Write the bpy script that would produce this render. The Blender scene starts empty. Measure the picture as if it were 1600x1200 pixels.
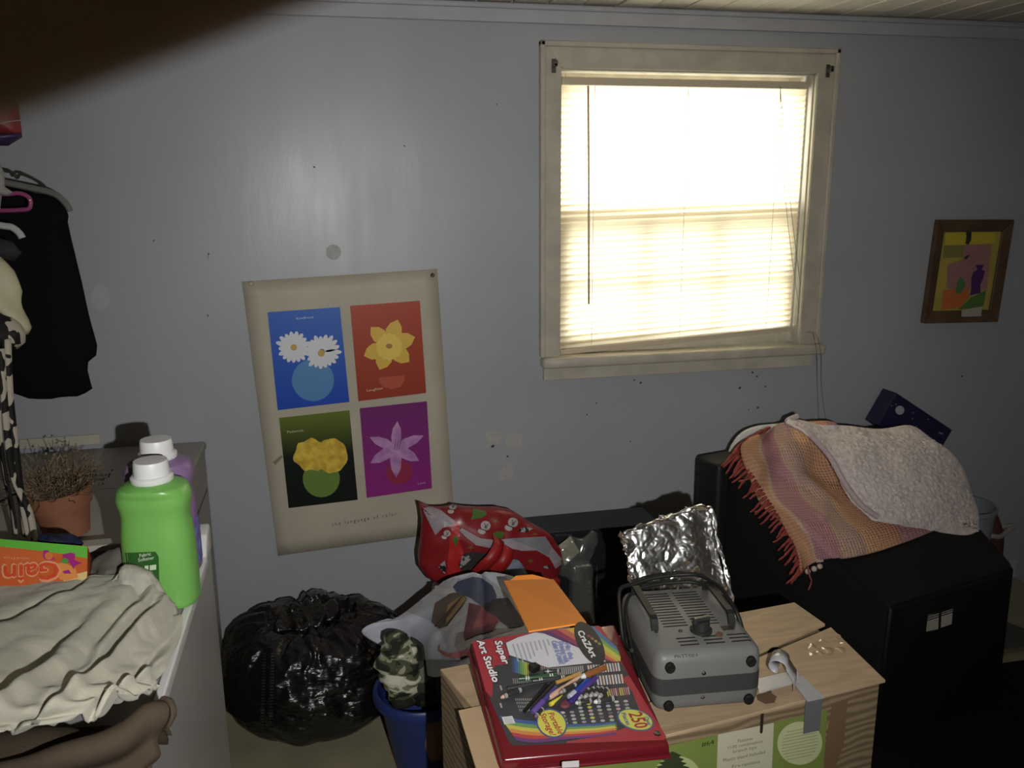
import bpy, bmesh, math, random
from mathutils import Vector, Matrix, noise
from mathutils.bvhtree import BVHTree
random.seed(7)
S = bpy.context.scene
COL = S.collection
R = math.radians

# ------------------------------------------------------------------ camera
YAW, PITCH, ROLL, FPX = R(12.294), R(12.929), R(-0.456), 1330.0
CAM = Vector((0, -2.9, 1.673))
_w = Vector((math.sin(YAW)*math.cos(PITCH), math.cos(YAW)*math.cos(PITCH), -math.sin(PITCH)))
_r0 = Vector((math.cos(YAW), -math.sin(YAW), 0)); _u0 = _r0.cross(_w)
CR = math.cos(ROLL)*_r0 + math.sin(ROLL)*_u0
CU = -math.sin(ROLL)*_r0 + math.cos(ROLL)*_u0
CW = _w
cd = bpy.data.cameras.new('camera'); cam = bpy.data.objects.new('camera', cd); COL.objects.link(cam)
cam.matrix_world = Matrix(((CR.x, CU.x, -CW.x, CAM.x), (CR.y, CU.y, -CW.y, CAM.y), (CR.z, CU.z, -CW.z, CAM.z), (0, 0, 0, 1)))
cd.sensor_fit = 'HORIZONTAL'; cd.sensor_width = 36; cd.lens = 36*FPX/1600
cd.clip_start = 0.005; cd.clip_end = 200
cd.dof.use_dof = True; cd.dof.focus_distance = 1.9; cd.dof.aperture_fstop = 15.5
S.camera = cam

# ------------------------------------------------------------------ world and light
wd = bpy.data.worlds.new('sky'); S.world = wd; wd.use_nodes = True
nt = wd.node_tree; nt.nodes.clear()
wo = nt.nodes.new('ShaderNodeOutputWorld'); bg = nt.nodes.new('ShaderNodeBackground')
tc = nt.nodes.new('ShaderNodeTexCoord'); sp = nt.nodes.new('ShaderNodeSeparateXYZ'); rp = nt.nodes.new('ShaderNodeValToRGB')
nt.links.new(tc.outputs['Generated'], sp.inputs[0]); nt.links.new(sp.outputs['Z'], rp.inputs['Fac'])
rp.color_ramp.elements[0].position = 0.0; rp.color_ramp.elements[0].color = (0.45, 0.44, 0.40, 1)
rp.color_ramp.elements[1].position = 0.12; rp.color_ramp.elements[1].color = (0.95, 0.97, 1.0, 1)
nt.links.new(rp.outputs['Color'], bg.inputs['Color']); bg.inputs['Strength'].default_value = 17
nt.links.new(bg.outputs[0], wo.inputs['Surface'])

def lamp(name, kind, loc, aim, energy, color=(1, 1, 1), **kw):
    l = bpy.data.lights.new(name, kind); o = bpy.data.objects.new(name, l); COL.objects.link(o)
    o.location = loc; d = Vector(aim)-Vector(loc); o.rotation_euler = d.to_track_quat('-Z', 'Y').to_euler()
    l.energy = energy; l.color = color
    for k, v in kw.items(): setattr(l, k, v)
    return o
TORCH = CAM + CR*0.115 - CU*0.065
# the phone light beside the lens
lamp('torch', 'SPOT', TORCH, TORCH + CW - CR*0.085 + CU*0.04, 110, (1.0, 0.985, 0.955), spot_size=R(98), spot_blend=1.0, shadow_soft_size=0.006)
# daylight outside the window
wl = lamp('window_portal', 'AREA', (1.275, 0.16, 1.58), (1.275, -1, 1.58), 1, shape='RECTANGLE', size=0.96, size_y=1.0)
wl.data.cycles.is_portal = True

CY = S.cycles
CY.max_bounces = 6; CY.diffuse_bounces = 4; CY.glossy_bounces = 3; CY.transmission_bounces = 4; CY.transparent_max_bounces = 8
CY.caustics_reflective = False; CY.caustics_refractive = False
S.view_settings.view_transform = 'Standard'; S.view_settings.look = 'None'
S.view_settings.exposure = 0.0; S.view_settings.gamma = 1.0; S.view_settings.use_curve_mapping = False

# ------------------------------------------------------------------ helpers
def ray(px, py): return CW + (px-800)/FPX*CR - (py-600)/FPX*CU
def W(px, py, y=0.0):
    d = ray(px, py); return CAM + d*((y-CAM.y)/d.y)
def Z(px, py, z):
    d = ray(px, py); return CAM + d*((z-CAM.z)/d.z)
def PL(px, py, p0, n):
    d = ray(px, py); return CAM + d*((p0-CAM).dot(n)/d.dot(n))
ORG = {}; BV = {}
def V3(*a): return Vector(a)

def obj(name, bm, m, parent=None, smooth=False, origin=None, keep=None):
    """bm holds world coordinates; linked as one mesh object, stored relative to its parent or to its own base."""
    me = bpy.data.meshes.new(name)
    bmesh.ops.recalc_face_normals(bm, faces=bm.faces[:]) if keep is None else None
    if keep: BV[keep] = BVHTree.FromBMesh(bm)
    vs = [v.co for v in bm.verts]
    if parent is not None: org = ORG[parent]
    elif origin is not None: org = Vector(origin)
    else:
        mn = Vector([min(v[i] for v in vs) for i in range(3)]); mx = Vector([max(v[i] for v in vs) for i in range(3)])
        org = Vector(((mn.x+mx.x)/2, (mn.y+mx.y)/2, mn.z))
    for v in bm.verts: v.co = v.co - org
    bm.to_mesh(me); bm.free()
    if smooth:
        me.polygons.foreach_set('use_smooth', [True]*len(me.polygons))
        if smooth != 'all': me.set_sharp_from_angle(angle=R(smooth if smooth is not True else 40))
    for q in (m if isinstance(m, (list, tuple)) else [m]): me.materials.append(q)
    o = bpy.data.objects.new(name, me); COL.objects.link(o); ORG[o] = org
    if parent is not None: o.parent = parent
    else: o.location = org
    return o
def thing(name, label, cat, loc, group=None):
    o = bpy.data.objects.new(name, None); COL.objects.link(o); o.location = loc; o.empty_display_size = .05
    ORG[o] = Vector(loc); return tag(o, label, cat, group)
def tag(o, label, cat, group=None):
    o['label'] = label; o['category'] = cat
    if group: o['group'] = group
    return o
def struct(o): o['kind'] = 'structure'; return o
def share(src, name, loc, parent, rot=None):
    """another object using the mesh of src, its origin at loc (world)"""
    o = bpy.data.objects.new(name, src.data); COL.objects.link(o)
    o.parent = parent; ORG[o] = ORG[parent]
    o.location = Vector(loc)-ORG[parent]
    if rot: o.rotation_euler = rot
    return o

def BM(): return bmesh.new()
def frame(c, ang=0):
    return Matrix.Translation(Vector(c)) @ Matrix.Rotation(ang, 4, 'Z')
def add_box(bm, lo, hi, M=None, bev=0, seg=2):
    lo = Vector(lo); hi = Vector(hi)
    g = bmesh.ops.create_cube(bm, size=1)
    vs = g['verts']
    for v in vs: v.co = Vector([lo[i]+(v.co[i]+.5)*(hi[i]-lo[i]) for i in range(3)])
    if bev:
        es = list({e for v in vs for e in v.link_edges})
        r = bmesh.ops.bevel(bm, geom=es, offset=bev, segments=seg, affect='EDGES', profile=.5)
        vs = [v for v in bm.verts if v.is_valid and v in set(r['verts']) | set(v2 for v2 in vs if v2.is_valid)]
    if M is not None:
        for v in vs: v.co = M @ v.co
    return vs
def box(lo, hi, M=None, bev=0, seg=2):
    bm = BM(); add_box(bm, lo, hi, None, bev, seg)
    if M is not None: bm.transform(M)
    return bm
def hexa(p, bev=0, seg=2):
    """p: 4 bottom then 4 top corners (same order)"""
    bm = BM(); vs = [bm.verts.new(q) for q in p]
    for f in ((3, 2, 1, 0), (4, 5, 6, 7), (0, 1, 5, 4), (1, 2, 6, 5), (2, 3, 7, 6), (3, 0, 4, 7)): bm.faces.new([vs[i] for i in f])
    if bev: bmesh.ops.bevel(bm, geom=bm.edges[:], offset=bev, segments=seg, affect='EDGES', profile=.5)
    return bm
def lathe(prof, c=(0, 0, 0), n=32, bm=None, M=None, cap=True, sq=None):
    bm = bm or BM(); rings = []
    for r, z in prof:
        ring = []
        for i in range(n):
            a = 2*math.pi*i/n
            x, y = r*math.cos(a), r*math.sin(a)
            if sq: x, y = sq(x, y, r, z, a)
            p = Vector((x, y, z))
            p = (M @ p) if M is not None else p+Vector(c)
            ring.append(bm.verts.new(p))
        rings.append(ring)
    for a, b in zip(rings, rings[1:]):
        for i in range(n): bm.faces.new((a[i], a[(i+1) % n], b[(i+1) % n], b[i]))
    if cap:
        bm.faces.new(rings[0][::-1]); bm.faces.new(rings[-1])
    return bm
def catmull(pts, n=8, closed=False):
    pts = [Vector(p) for p in pts]; out = []
    N = len(pts)
    rng = range(N if closed else N-1)
    for i in rng:
        if closed: p0, p1, p2, p3 = pts[i-1], pts[i], pts[(i+1) % N], pts[(i+2) % N]
        else: p0, p1, p2, p3 = pts[max(i-1, 0)], pts[i], pts[i+1], pts[min(i+2, N-1)]
        for k in range(n):
            t = k/n
            out.append(.5*((2*p1)+(p2-p0)*t+(2*p0-5*p1+4*p2-p3)*t*t+(3*p1-p0-3*p2+p3)*t**3))
    if not closed: out.append(pts[-1].copy())
    return out
def tube(path, r, seg=8, bm=None, flat=None):
    """r a number or a function of 0..1"""
    bm = bm or BM(); rings = []
    N = len(path); up = Vector((0.13, 0.21, 0.97))
    for i, p in enumerate(path):
        t = (path[min(i+1, N-1)]-path[max(i-1, 0)])
        if t.length < 1e-9: t = Vector((0, 0, 1))
        t.normalize(); s = t.cross(up)
        if s.length < 1e-3: s = t.cross(Vector((1, 0, 0)))
        s.normalize(); u = s.cross(t); rr = r(i/(N-1)) if callable(r) else r
        rings.append([bm.verts.new(p+rr*(math.cos(2*math.pi*k/seg)*s+math.sin(2*math.pi*k/seg)*u)) for k in range(seg)])
    for a, b in zip(rings, rings[1:]):
        for k in range(seg): bm.faces.new((a[k], a[(k+1) % seg], b[(k+1) % seg], b[k]))
    bm.faces.new(rings[0][::-1]); bm.faces.new(rings[-1])
    return bm
def ribbon(path, width, th, nrm=None, bm=None):
    """strip following path; width vector(s) given; thickness th along the strip normal"""
    bm = bm or BM(); N = len(path); rings = []
    for i, p in enumerate(path):
        t = (path[min(i+1, N-1)]-path[max(i-1, 0)]).normalized()
        w = Vector(width[i] if isinstance(width, list) else width)
        n = t.cross(w).normalized()*th*.5
        rings.append([bm.verts.new(p+a*w*.5+b*n) for a, b in ((-1, -1), (1, -1), (1, 1), (-1, 1))])
    for a, b in zip(rings, rings[1:]):
        for k in range(4): bm.faces.new((a[k], a[(k+1) % 4], b[(k+1) % 4], b[k]))
    bm.faces.new(rings[0][::-1]); bm.faces.new(rings[-1])
    return bm
def lattice(rows, nu=40, nv=40, thick=0, disp=None, front=None, gap=.01):
    """smooth sheet through rows of points (world). disp(u,v,p,n)->offset along normal. front: list of BVHs it must lie in front of (as seen from the light side)."""
    rows = [[Vector(p) for p in r] for r in rows]
    R1 = [catmull(r, max(1, nu//(len(r)-1))) for r in rows]
    cols = list(zip(*R1)); C1 = [catmull(list(c), max(1, nv//(len(rows)-1))) for c in cols]
    nU, nV = len(C1), len(C1[0])
    bm = BM(); uvl = bm.loops.layers.uv.new('UVMap')
    G = [[bm.verts.new(C1[i][j]) for j in range(nV)] for i in range(nU)]
    uv = {}
    for i in range(nU):
        for j in range(nV): uv[G[i][j]] = (i/(nU-1), j/(nV-1))
    for i in range(nU-1):
        for j in range(nV-1):
            f = bm.faces.new((G[i][j], G[i+1][j], G[i+1][j+1], G[i][j+1]))
            for l in f.loops: l[uvl].uv = uv[l.vert]
    bm.normal_update()
    mean = sum((v.normal for v in bm.verts), Vector()).normalized()
    c = sum((v.co for v in bm.verts), Vector())/len(bm.verts)
    if mean.dot(CAM-c) < 0:
        bmesh.ops.reverse_faces(bm, faces=bm.faces[:]); bm.normal_update()
    if disp:
        new = [v.co + v.normal*disp(uv[v][0], uv[v][1], v.co) for v in bm.verts]
        for v, p in zip(bm.verts, new): v.co = p
    for b in (front or []):
        for v in bm.verts:
            d = v.co-CAM; L = d.length; d.normalize()
            hit, n, _, dist = b.ray_cast(CAM, d)
            if hit is not None and dist < L+gap: v.co = CAM + d*(dist-gap)
    bm.normal_update()
    if thick:
        back = {v: bm.verts.new(v.co - v.normal*thick) for v in bm.verts[:]}
        fs = bm.faces[:]; bnd = [e for e in bm.edges if e.is_boundary]
        be = [(e.verts[0], e.verts[1], e.link_loops[0].vert == e.verts[0]) for e in bnd]
        for f in fs:
            nf = bm.faces.new([back[v] for v in reversed(f.verts)])
            for l, lo in zip(nf.loops, reversed(list(f.loops))): l[uvl].uv = lo[uvl].uv
        for a, b, fw in be:
            if not fw: a, b = b, a
            nf = bm.faces.new((b, a, back[a], back[b]))
            for l, q in zip(nf.loops, (b, a, a, b)): l[uvl].uv = uv.get(q, (0, 0))
    return bm
def puff(outline, bf, bb, rings=7, center=None, disp=None, dirn=None, power=.5):
    """closed cushion-like solid from a closed 3D outline: bulges bf towards the room and bb away"""
    outline = [Vector(p) for p in outline]; N = len(outline)
    c = Vector(center) if center is not None else sum(outline, Vector())/N
    dirn = Vector(dirn or (0, -1, 0)).normalized()
    bm = BM()
    base = [bm.verts.new(p) for p in outline]
    for sgn, b in ((1, bf), (-1, bb)):
        prev = base
        for k in range(1, rings):
            s = math.cos(math.pi/2*k/rings); h = math.sin(math.pi/2*k/rings)**(power*2)
            ring = []
            for i in range(N):
                p = c+(outline[i]-c)*s + dirn*sgn*b*h
                ring.append(bm.verts.new(p))
            for i in range(N): bm.faces.new((prev[i], prev[(i+1) % N], ring[(i+1) % N], ring[i]))
            prev = ring
        t = bm.verts.new(c+dirn*sgn*b)
        for i in range(N): bm.faces.new((prev[i], prev[(i+1) % N], t))
    bmesh.ops.recalc_face_normals(bm, faces=bm.faces[:]); bm.normal_update()
    if disp:
        new = [v.co+v.normal*disp(v.co) for v in bm.verts]
        for v, p in zip(bm.verts, new): v.co = p
    return bm
def dens(pts, step):
    """resample closed outline by straight segments"""
    out = []; N = len(pts)
    for i in range(N):
        a, b = Vector(pts[i]), Vector(pts[(i+1) % N]); n = max(1, int((b-a).length/step))
        for k in range(n): out.append(a.lerp(b, k/n))
    return out
def subdiv(bm, n=1, smooth=1.0):
    for _ in range(n):
        bmesh.ops.subdivide_edges(bm, edges=bm.edges[:], cuts=1, use_grid_fill=True, smooth=0)
        for _k in range(2): bmesh.ops.smooth_vert(bm, verts=bm.verts[:], factor=.5*smooth, use_axis_x=True, use_axis_y=True, use_axis_z=True)
    bm.normal_update(); return bm
def fbm(p, s, o=4): return noise.fractal(Vector(p)*s, 1.0, 2.0, o)
def ridge(p, s):
    return 1-abs(noise.noise(Vector(p)*s))*2

# flat print: polygons given where they show on the photograph's surface, laid on a real plane
def poly(bm, pts):
    vs = [bm.verts.new(p) for p in pts]
    try: return bm.faces.new(vs)
    except ValueError: return None
def flat(pts, p0, n, off, bm=None):
    bm = bm or BM(); n = Vector(n).normalized()
    P = [PL(x, y, Vector(p0)+n*off, n) for x, y in pts]
    f = poly(bm, P); return bm
def ell(cx, cy, rx, ry, rot=0, n=24):
    c, s = math.cos(rot), math.sin(rot)
    return [(cx+rx*math.cos(a)*c-ry*math.sin(a)*s, cy+rx*math.cos(a)*s+ry*math.sin(a)*c) for a in [2*math.pi*i/n for i in range(n)]]
def onto(pts, bvh, off, bm=None, step=6):
    """print laid onto a curved surface"""
    bm = bm or BM(); b2 = BM(); poly(b2, [(x, y, 0) for x, y in pts])
    bmesh.ops.triangulate(b2, faces=b2.faces[:])
    for _ in range(5):
        es = [e for e in b2.edges if e.calc_length() > step]
        if not es: break
        bmesh.ops.subdivide_edges(b2, edges=es, cuts=1); bmesh.ops.triangulate(b2, faces=b2.faces[:])
    b2.verts.ensure_lookup_table(); mp = {}
    for v in b2.verts:
        d = ray(v.co.x, v.co.y).normalized(); h, n, _, dist = bvh.ray_cast(CAM, d)
        if h is not None:
            if n.dot(d) > 0: n = -n
            mp[v] = bm.verts.new(h - d*off*.6 + n*off)
    for f in b2.faces:
        if all(v in mp for v in f.verts):
            try: bm.faces.new([mp[v] for v in f.verts])
            except ValueError: pass
    b2.free(); return bm
_TX = {}
def text_verts(s):
    if s in _TX: return _TX[s]
    cu = bpy.data.curves.new('lettering', 'FONT'); cu.body = s; cu.size = 1; cu.resolution_u = 2
    o = bpy.data.objects.new('lettering', cu); COL.objects.link(o)
    bpy.context.view_layer.update()
    dg = bpy.context.evaluated_depsgraph_get()
    me = bpy.data.meshes.new_from_object(o.evaluated_get(dg))
    vs = [v.co.copy() for v in me.vertices]; fs = [list(p.vertices) for p in me.polygons]
    bpy.data.objects.remove(o); bpy.data.curves.remove(cu); bpy.data.meshes.remove(me)
    x0 = min(v.x for v in vs); x1 = max(v.x for v in vs)
    y0 = 0; y1 = .72
    vs = [((v.x-x0)/(x1-x0), v.y/.72) for v in vs]
    _TX[s] = (vs, fs); return _TX[s]
def text(s, a, b, h, p0, n, off, bm=None, fat=0):
    """lettering on a plane: baseline from pixel a to b, cap height towards pixel h (offset from a)"""
    bm = bm or BM(); n = Vector(n).normalized(); q = Vector(p0)+n*off
    A, B, H = PL(*a, q, n), PL(*b, q, n), PL(*h, q, n)
    vs, fs = text_verts(s)
    shifts = [(0, 0)] if not fat else [(0, 0), (fat, 0), (-fat, 0), (0, fat), (0, -fat)]
    ex = (B-A).normalized(); ey = (H-A).normalized()
    for k, (sx, sy) in enumerate(shifts):
        nv = [bm.verts.new(A+(B-A)*u+(H-A)*v+ex*sx+ey*sy+n*k*2e-6) for u, v in vs]
        for f in fs:
            try: bm.faces.new([nv[i] for i in f])
            except ValueError: pass
    return bm
def text_on(s, a, b, h, bvh, off, bm=None):
    bm = bm or BM(); vs, fs = text_verts(s); nv = []
    for u, v in vs:
        x = a[0]+(b[0]-a[0])*u+(h[0]-a[0])*v; y = a[1]+(b[1]-a[1])*u+(h[1]-a[1])*v
        d = ray(x, y).normalized(); hit, n, _, dist = bvh.ray_cast(CAM, d)
        nv.append(bm.verts.new(CAM+d*(dist-off)) if hit is not None else None)
    for f in fs:
        if all(nv[i] for i in f):
            try: bm.faces.new([nv[i] for i in f])
            except ValueError: pass
    return bm

# ------------------------------------------------------------------ materials
def mat(name, col, rough=.6, var=.0, scale=8, bump=0, bscale=60, spec=.5, metal=0, coat=0, stretch=None, sheen=0, detail=4):
    m = bpy.data.materials.new(name); m.use_nodes = True; t = m.node_tree; b = t.nodes['Principled BSDF']
    b.inputs['Base Color'].default_value = (*col, 1); b.inputs['Roughness'].default_value = rough
    b.inputs['Specular IOR Level'].default_value = spec; b.inputs['Metallic'].default_value = metal
    b.inputs['Coat Weight'].default_value = coat; b.inputs['Sheen Weight'].default_value = sheen
    tc = t.nodes.new('ShaderNodeTexCoord'); src = tc.outputs['Object']
    if stretch:
        mp = t.nodes.new('ShaderNodeMapping'); mp.inputs['Scale'].default_value = stretch
        t.links.new(src, mp.inputs['Vector']); src = mp.outputs['Vector']
    if var:
        nz = t.nodes.new('ShaderNodeTexNoise'); nz.inputs['Scale'].default_value = scale; nz.inputs['Detail'].default_value = detail
        t.links.new(src, nz.inputs['Vector'])
        rp = t.nodes.new('ShaderNodeValToRGB'); e = rp.color_ramp.elements
        e[0].position = .3; e[0].color = tuple(c*(1-var) for c in col)+(1,)
        e[1].position = .7; e[1].color = tuple(min(1, c*(1+var)) for c in col)+(1,)
        t.links.new(nz.outputs['Fac'], rp.inputs['Fac']); t.links.new(rp.outputs['Color'], b.inputs['Base Color'])
    if bump:
        nb = t.nodes.new('ShaderNodeTexNoise'); nb.inputs['Scale'].default_value = bscale; nb.inputs['Detail'].default_value = 4
        t.links.new(src, nb.inputs['Vector'])
        bp = t.nodes.new('ShaderNodeBump'); bp.inputs['Strength'].default_value = bump; bp.inputs['Distance'].default_value = .01
        t.links.new(nb.outputs['Fac'], bp.inputs['Height']); t.links.new(bp.outputs['Normal'], b.inputs['Normal'])
    return m
def ramp_mat(name, stops, scale=6, rough=.7, kind='noise', detail=3, const=True, bump=0, coat=0, dist=0, coords='Object', stretch=None, spec=.3):
    m = bpy.data.materials.new(name); m.use_nodes = True; t = m.node_tree; b = t.nodes['Principled BSDF']
    b.inputs['Roughness'].default_value = rough; b.inputs['Coat Weight'].default_value = coat; b.inputs['Specular IOR Level'].default_value = spec
    tc = t.nodes.new('ShaderNodeTexCoord'); src = tc.outputs[coords]
    if stretch:
        mp = t.nodes.new('ShaderNodeMapping'); mp.inputs['Scale'].default_value = stretch
        t.links.new(src, mp.inputs['Vector']); src = mp.outputs['Vector']
    if kind == 'noise':
        n = t.nodes.new('ShaderNodeTexNoise'); n.inputs['Scale'].default_value = scale; n.inputs['Detail'].default_value = detail
        n.inputs['Distortion'].default_value = dist; fac = n.outputs['Fac']
    elif kind == 'wave':
        n = t.nodes.new('ShaderNodeTexWave'); n.bands_direction = 'Z'; n.inputs['Scale'].default_value = scale; n.inputs['Distortion'].default_value = dist
        n.inputs['Detail'].default_value = detail; n.inputs['Detail Scale'].default_value = .8; fac = n.outputs['Fac']
    elif kind == 'voronoi':
        n = t.nodes.new('ShaderNodeTexVoronoi'); n.inputs['Scale'].default_value = scale; n.feature = 'DISTANCE_TO_EDGE'; fac = n.outputs['Distance']
    t.links.new(src, n.inputs['Vector'])
    rp = t.nodes.new('ShaderNodeValToRGB'); rp.color_ramp.interpolation = 'CONSTANT' if const else 'LINEAR'
    e = rp.color_ramp.elements
    while len(e) < len(stops): e.new(.5)
    for k, (pos, c) in enumerate(stops): e[k].position = pos; e[k].color = (*c, 1)
    t.links.new(fac, rp.inputs['Fac']); t.links.new(rp.outputs['Color'], b.inputs['Base Color'])
    if bump:
        bp = t.nodes.new('ShaderNodeBump'); bp.inputs['Strength'].default_value = bump; bp.inputs['Distance'].default_value = .01
        t.links.new(fac, bp.inputs['Height']); t.links.new(bp.outputs['Normal'], b.inputs['Normal'])
    return m
_pm = {}
def ink(col, rough=.45, coat=0):
    k = (tuple(col), rough, coat)
    if k not in _pm: _pm[k] = mat('print_ink', col, rough, coat=coat)
    return _pm[k]
def rgb(r, g, b):
    f = lambda c: ((c/255)/12.92 if c/255 <= .04045 else ((c/255+.055)/1.055)**2.4)
    L = .3*r+.59*g+.11*b; k = .14
    return (f(r+(L-r)*k), f(g+(L-g)*k), f(b+(L-b)*k))

def wall_material():
    m = mat('wall_paint', (.50, .51, .55), .36, spec=.5)
    t = m.node_tree; b = t.nodes['Principled BSDF']; tc = t.nodes.new('ShaderNodeTexCoord')
    n1 = t.nodes.new('ShaderNodeTexNoise'); n1.inputs['Scale'].default_value = 1.6; n1.inputs['Detail'].default_value = 5
    t.links.new(tc.outputs['Object'], n1.inputs['Vector'])
    rp = t.nodes.new('ShaderNodeValToRGB'); e = rp.color_ramp.elements
    e[0].position = .3; e[0].color = (.368, .382, .418, 1); e[1].position = .7; e[1].color = (.418, .432, .47, 1)
    t.links.new(n1.outputs['Fac'], rp.inputs['Fac']); t.links.new(rp.outputs['Color'], b.inputs['Base Color'])
    mp = t.nodes.new('ShaderNodeMapping'); mp.inputs['Scale'].default_value = (6, 6, 1.6)
    t.links.new(tc.outputs['Object'], mp.inputs['Vector'])
    n2 = t.nodes.new('ShaderNodeTexNoise'); n2.inputs['Scale'].default_value = 1.0; n2.inputs['Detail'].default_value = 3
    t.links.new(mp.outputs['Vector'], n2.inputs['Vector'])
    r2 = t.nodes.new('ShaderNodeMapRange'); r2.inputs['To Min'].default_value = .22; r2.inputs['To Max'].default_value = .5
    t.links.new(n2.outputs['Fac'], r2.inputs['Value']); t.links.new(r2.outputs['Result'], b.inputs['Roughness'])
    n3 = t.nodes.new('ShaderNodeTexNoise'); n3.inputs['Scale'].default_value = 5; n3.inputs['Detail'].default_value = 8; n3.inputs['Roughness'].default_value = .7
    t.links.new(mp.outputs['Vector'], n3.inputs['Vector'])
    bp = t.nodes.new('ShaderNodeBump'); bp.inputs['Strength'].default_value = .05; bp.inputs['Distance'].default_value = .01
    t.links.new(n3.outputs['Fac'], bp.inputs['Height']); t.links.new(bp.outputs['Normal'], b.inputs['Normal'])
    return m
M_wall = wall_material()
M_trim = mat('old_trim_paint', (.50, .465, .385), .4, var=.12, scale=14, bump=.08, bscale=40)
M_trimw = mat('painted_trim', (.46, .47, .50), .45, var=.06)
M_ceil = mat('ceiling_board', (.58, .53, .44), .5, var=.12, scale=3, stretch=(6, .6, 1))
M_dark = mat('dark_gap', (.03, .025, .02), .9)
M_floor = mat('worn_linoleum', (.34, .31, .20), .45, var=.14, scale=5, bump=.05)
M_black = mat('black_plastic', (.010, .010, .010), .5, bump=.05, bscale=250, spec=.3)
M_blackm = mat('black_matt', (.008, .008, .009), .7)
M_white = mat('white_plastic', (.78, .78, .78), .35)
M_kraft = mat('cardboard', (.42, .28, .155), .75, var=.16, scale=14, bump=.05, bscale=90)
M_wood = ramp_mat('printed_woodgrain', [(0, (.15, .105, .06)), (.4, (.18, .128, .074)), (.62, (.235, .17, .10)), (1, (.265, .195, .115))], scale=21, rough=.7, kind='wave', dist=9, detail=2.5, const=False, stretch=(.35, .35, 1))
M_woodtop = ramp_mat('printed_woodgrain_top', [(0, (.29, .20, .12)), (.4, (.40, .29, .18)), (.7, (.48, .35, .225)), (1, (.50, .37, .24))], scale=5, rough=.6, kind='noise', dist=1.5, detail=3, const=False, stretch=(1.2, 7, 1), bump=.1)
M_appl = mat('enamel_white', (.40, .40, .40), .35, var=.04, scale=3)
M_beige = mat('beige_enamel', (.37, .35, .295), .45, var=.12, scale=4)
M_cream = mat('cream_cloth', (.47, .45, .365), .9, var=.1, scale=6, bump=.15, bscale=220, spec=.1, sheen=.2)

# ------------------------------------------------------------------ room shell
RX, LX, FY, H = 2.874, -1.6, -4.3, 2.257
struct(obj('floor', box((LX-.1, FY-.1, -.1), (RX+.1, .13, 0)), M_floor, origin=(0, 0, 0)))
bm = BM(); T = .13
wx0, wx1, wz0, wz1 = .80, 1.752, 1.06, 2.07
for lo, hi in (((LX-.1, 0, 0), (wx0, T, H+.1)), ((wx1, 0, 0), (RX+.1, T, H+.1)), ((wx0, 0, 0), (wx1, T, wz0)), ((wx0, 0, wz1), (wx1, T, H+.1))): add_box(bm, lo, hi)
wall = struct(obj('wall_back', bm, M_wall, origin=(0, 0, 0)))
struct(obj('wall_right', box((RX, FY, 0), (RX+.1, 0, H+.1)), M_wall, origin=(RX, 0, 0)))
struct(obj('wall_left', box((LX-.1, FY, 0), (LX, 0, H+.1)), M_wall, origin=(LX, 0, 0)))
struct(obj('wall_front', box((LX-.1, FY-.1, 0), (RX+.1, FY, H+.1)), M_wall, origin=(0, FY, 0)))
ceil = struct(obj('ceiling', box((LX-.1, FY-.1, H+.018), (RX+.1, .13, H+.1)), M_dark, origin=(0, 0, H)))
pw = .118
pl0 = None; x = LX+.002; k = 0
while x < RX-.02:
    if pl0 is None:
        bm = box((0, FY, H), (pw-.007, -.002, H+.018), None, .003, 1)
        for v in bm.verts: v.co.x += x
        pl0 = obj('plank', bm, M_ceil, ceil); pl0x = x
    else:
        share(pl0, 'plank', ORG[ceil]+V3(x-pl0x, 0, random.uniform(0, .003)), ceil)
    x += pw
bm = BM(); add_box(bm, (LX, -.016, H-.058), (RX, 0, H), bev=.004); add_box(bm, (LX, -.028, H-.018), (RX, -.01, H), bev=.006)
struct(obj('trim_1', bm, M_trimw, origin=(0, 0, H)))
bm = BM(); add_box(bm, (LX, -.014, 0), (RX, 0, .078), bev=.004); add_box(bm, (LX, -.022, 0), (RX, -.01, .018), bev=.006)
struct(obj('baseboard_back', bm, M_trimw, origin=(0, 0, 0)))

# window ------------------------------------------------------------
win = bpy.data.objects.new('window_1', None); COL.objects.link(win); win.location = (1.275, 0, 1.06); ORG[win] = V3(1.275, 0, 1.06); struct(win)
X0, X1, CT = .743, 1.816, 2.134; IX0, IX1, IT = .805, 1.746, 2.063; SZ = 1.087
def casing(pts, inward):
    bm = BM(); a = [Vector((p[0], 0, p[1])) for p in pts]
    n = len(a)
    lo = [bm.verts.new(p) for p in a]; hi = [bm.verts.new(p+V3(0, -.02, 0)) for p in a]
    bm.faces.new(lo); bm.faces.new(hi[::-1])
    for i in range(n): bm.faces.new((lo[i], hi[i], hi[(i+1) % n], lo[(i+1) % n]))
    bmesh.ops.bevel(bm, geom=bm.edges[:], offset=.003, segments=2, affect='EDGES')
    return bm
obj('casing', casing([(X0, SZ), (IX0, SZ), (IX0, IT), (X0, CT)], 1), M_trim, win)
obj('casing', casing([(IX1, SZ), (X1, SZ), (X1, CT), (IX1, IT)], 1), M_trim, win)
obj('casing', casing([(IX0, IT), (IX1, IT), (X1, CT), (X0, CT)], 1), M_trim, win)
bb = BM()
add_box(bb, (X0-.012, -.03, SZ), (X0+.006, 0, CT+.012), bev=.004); add_box(bb, (X1-.006, -.03, SZ), (X1+.012, 0, CT+.012), bev=.004); add_box(bb, (X0-.012, -.03, CT-.006), (X1+.012, 0, CT+.012), bev=.004)
obj('back_band', bb, M_trim, win)
for lo, hi in (((IX0-.006, 0, SZ), (IX0+.004, T, IT)), ((IX1-.004, 0, SZ), (IX1+.006, T, IT)), ((IX0, 0, IT-.004), (IX1, T, IT+.007))):
    obj('jamb', box(lo, hi), M_trim, win)
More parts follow.
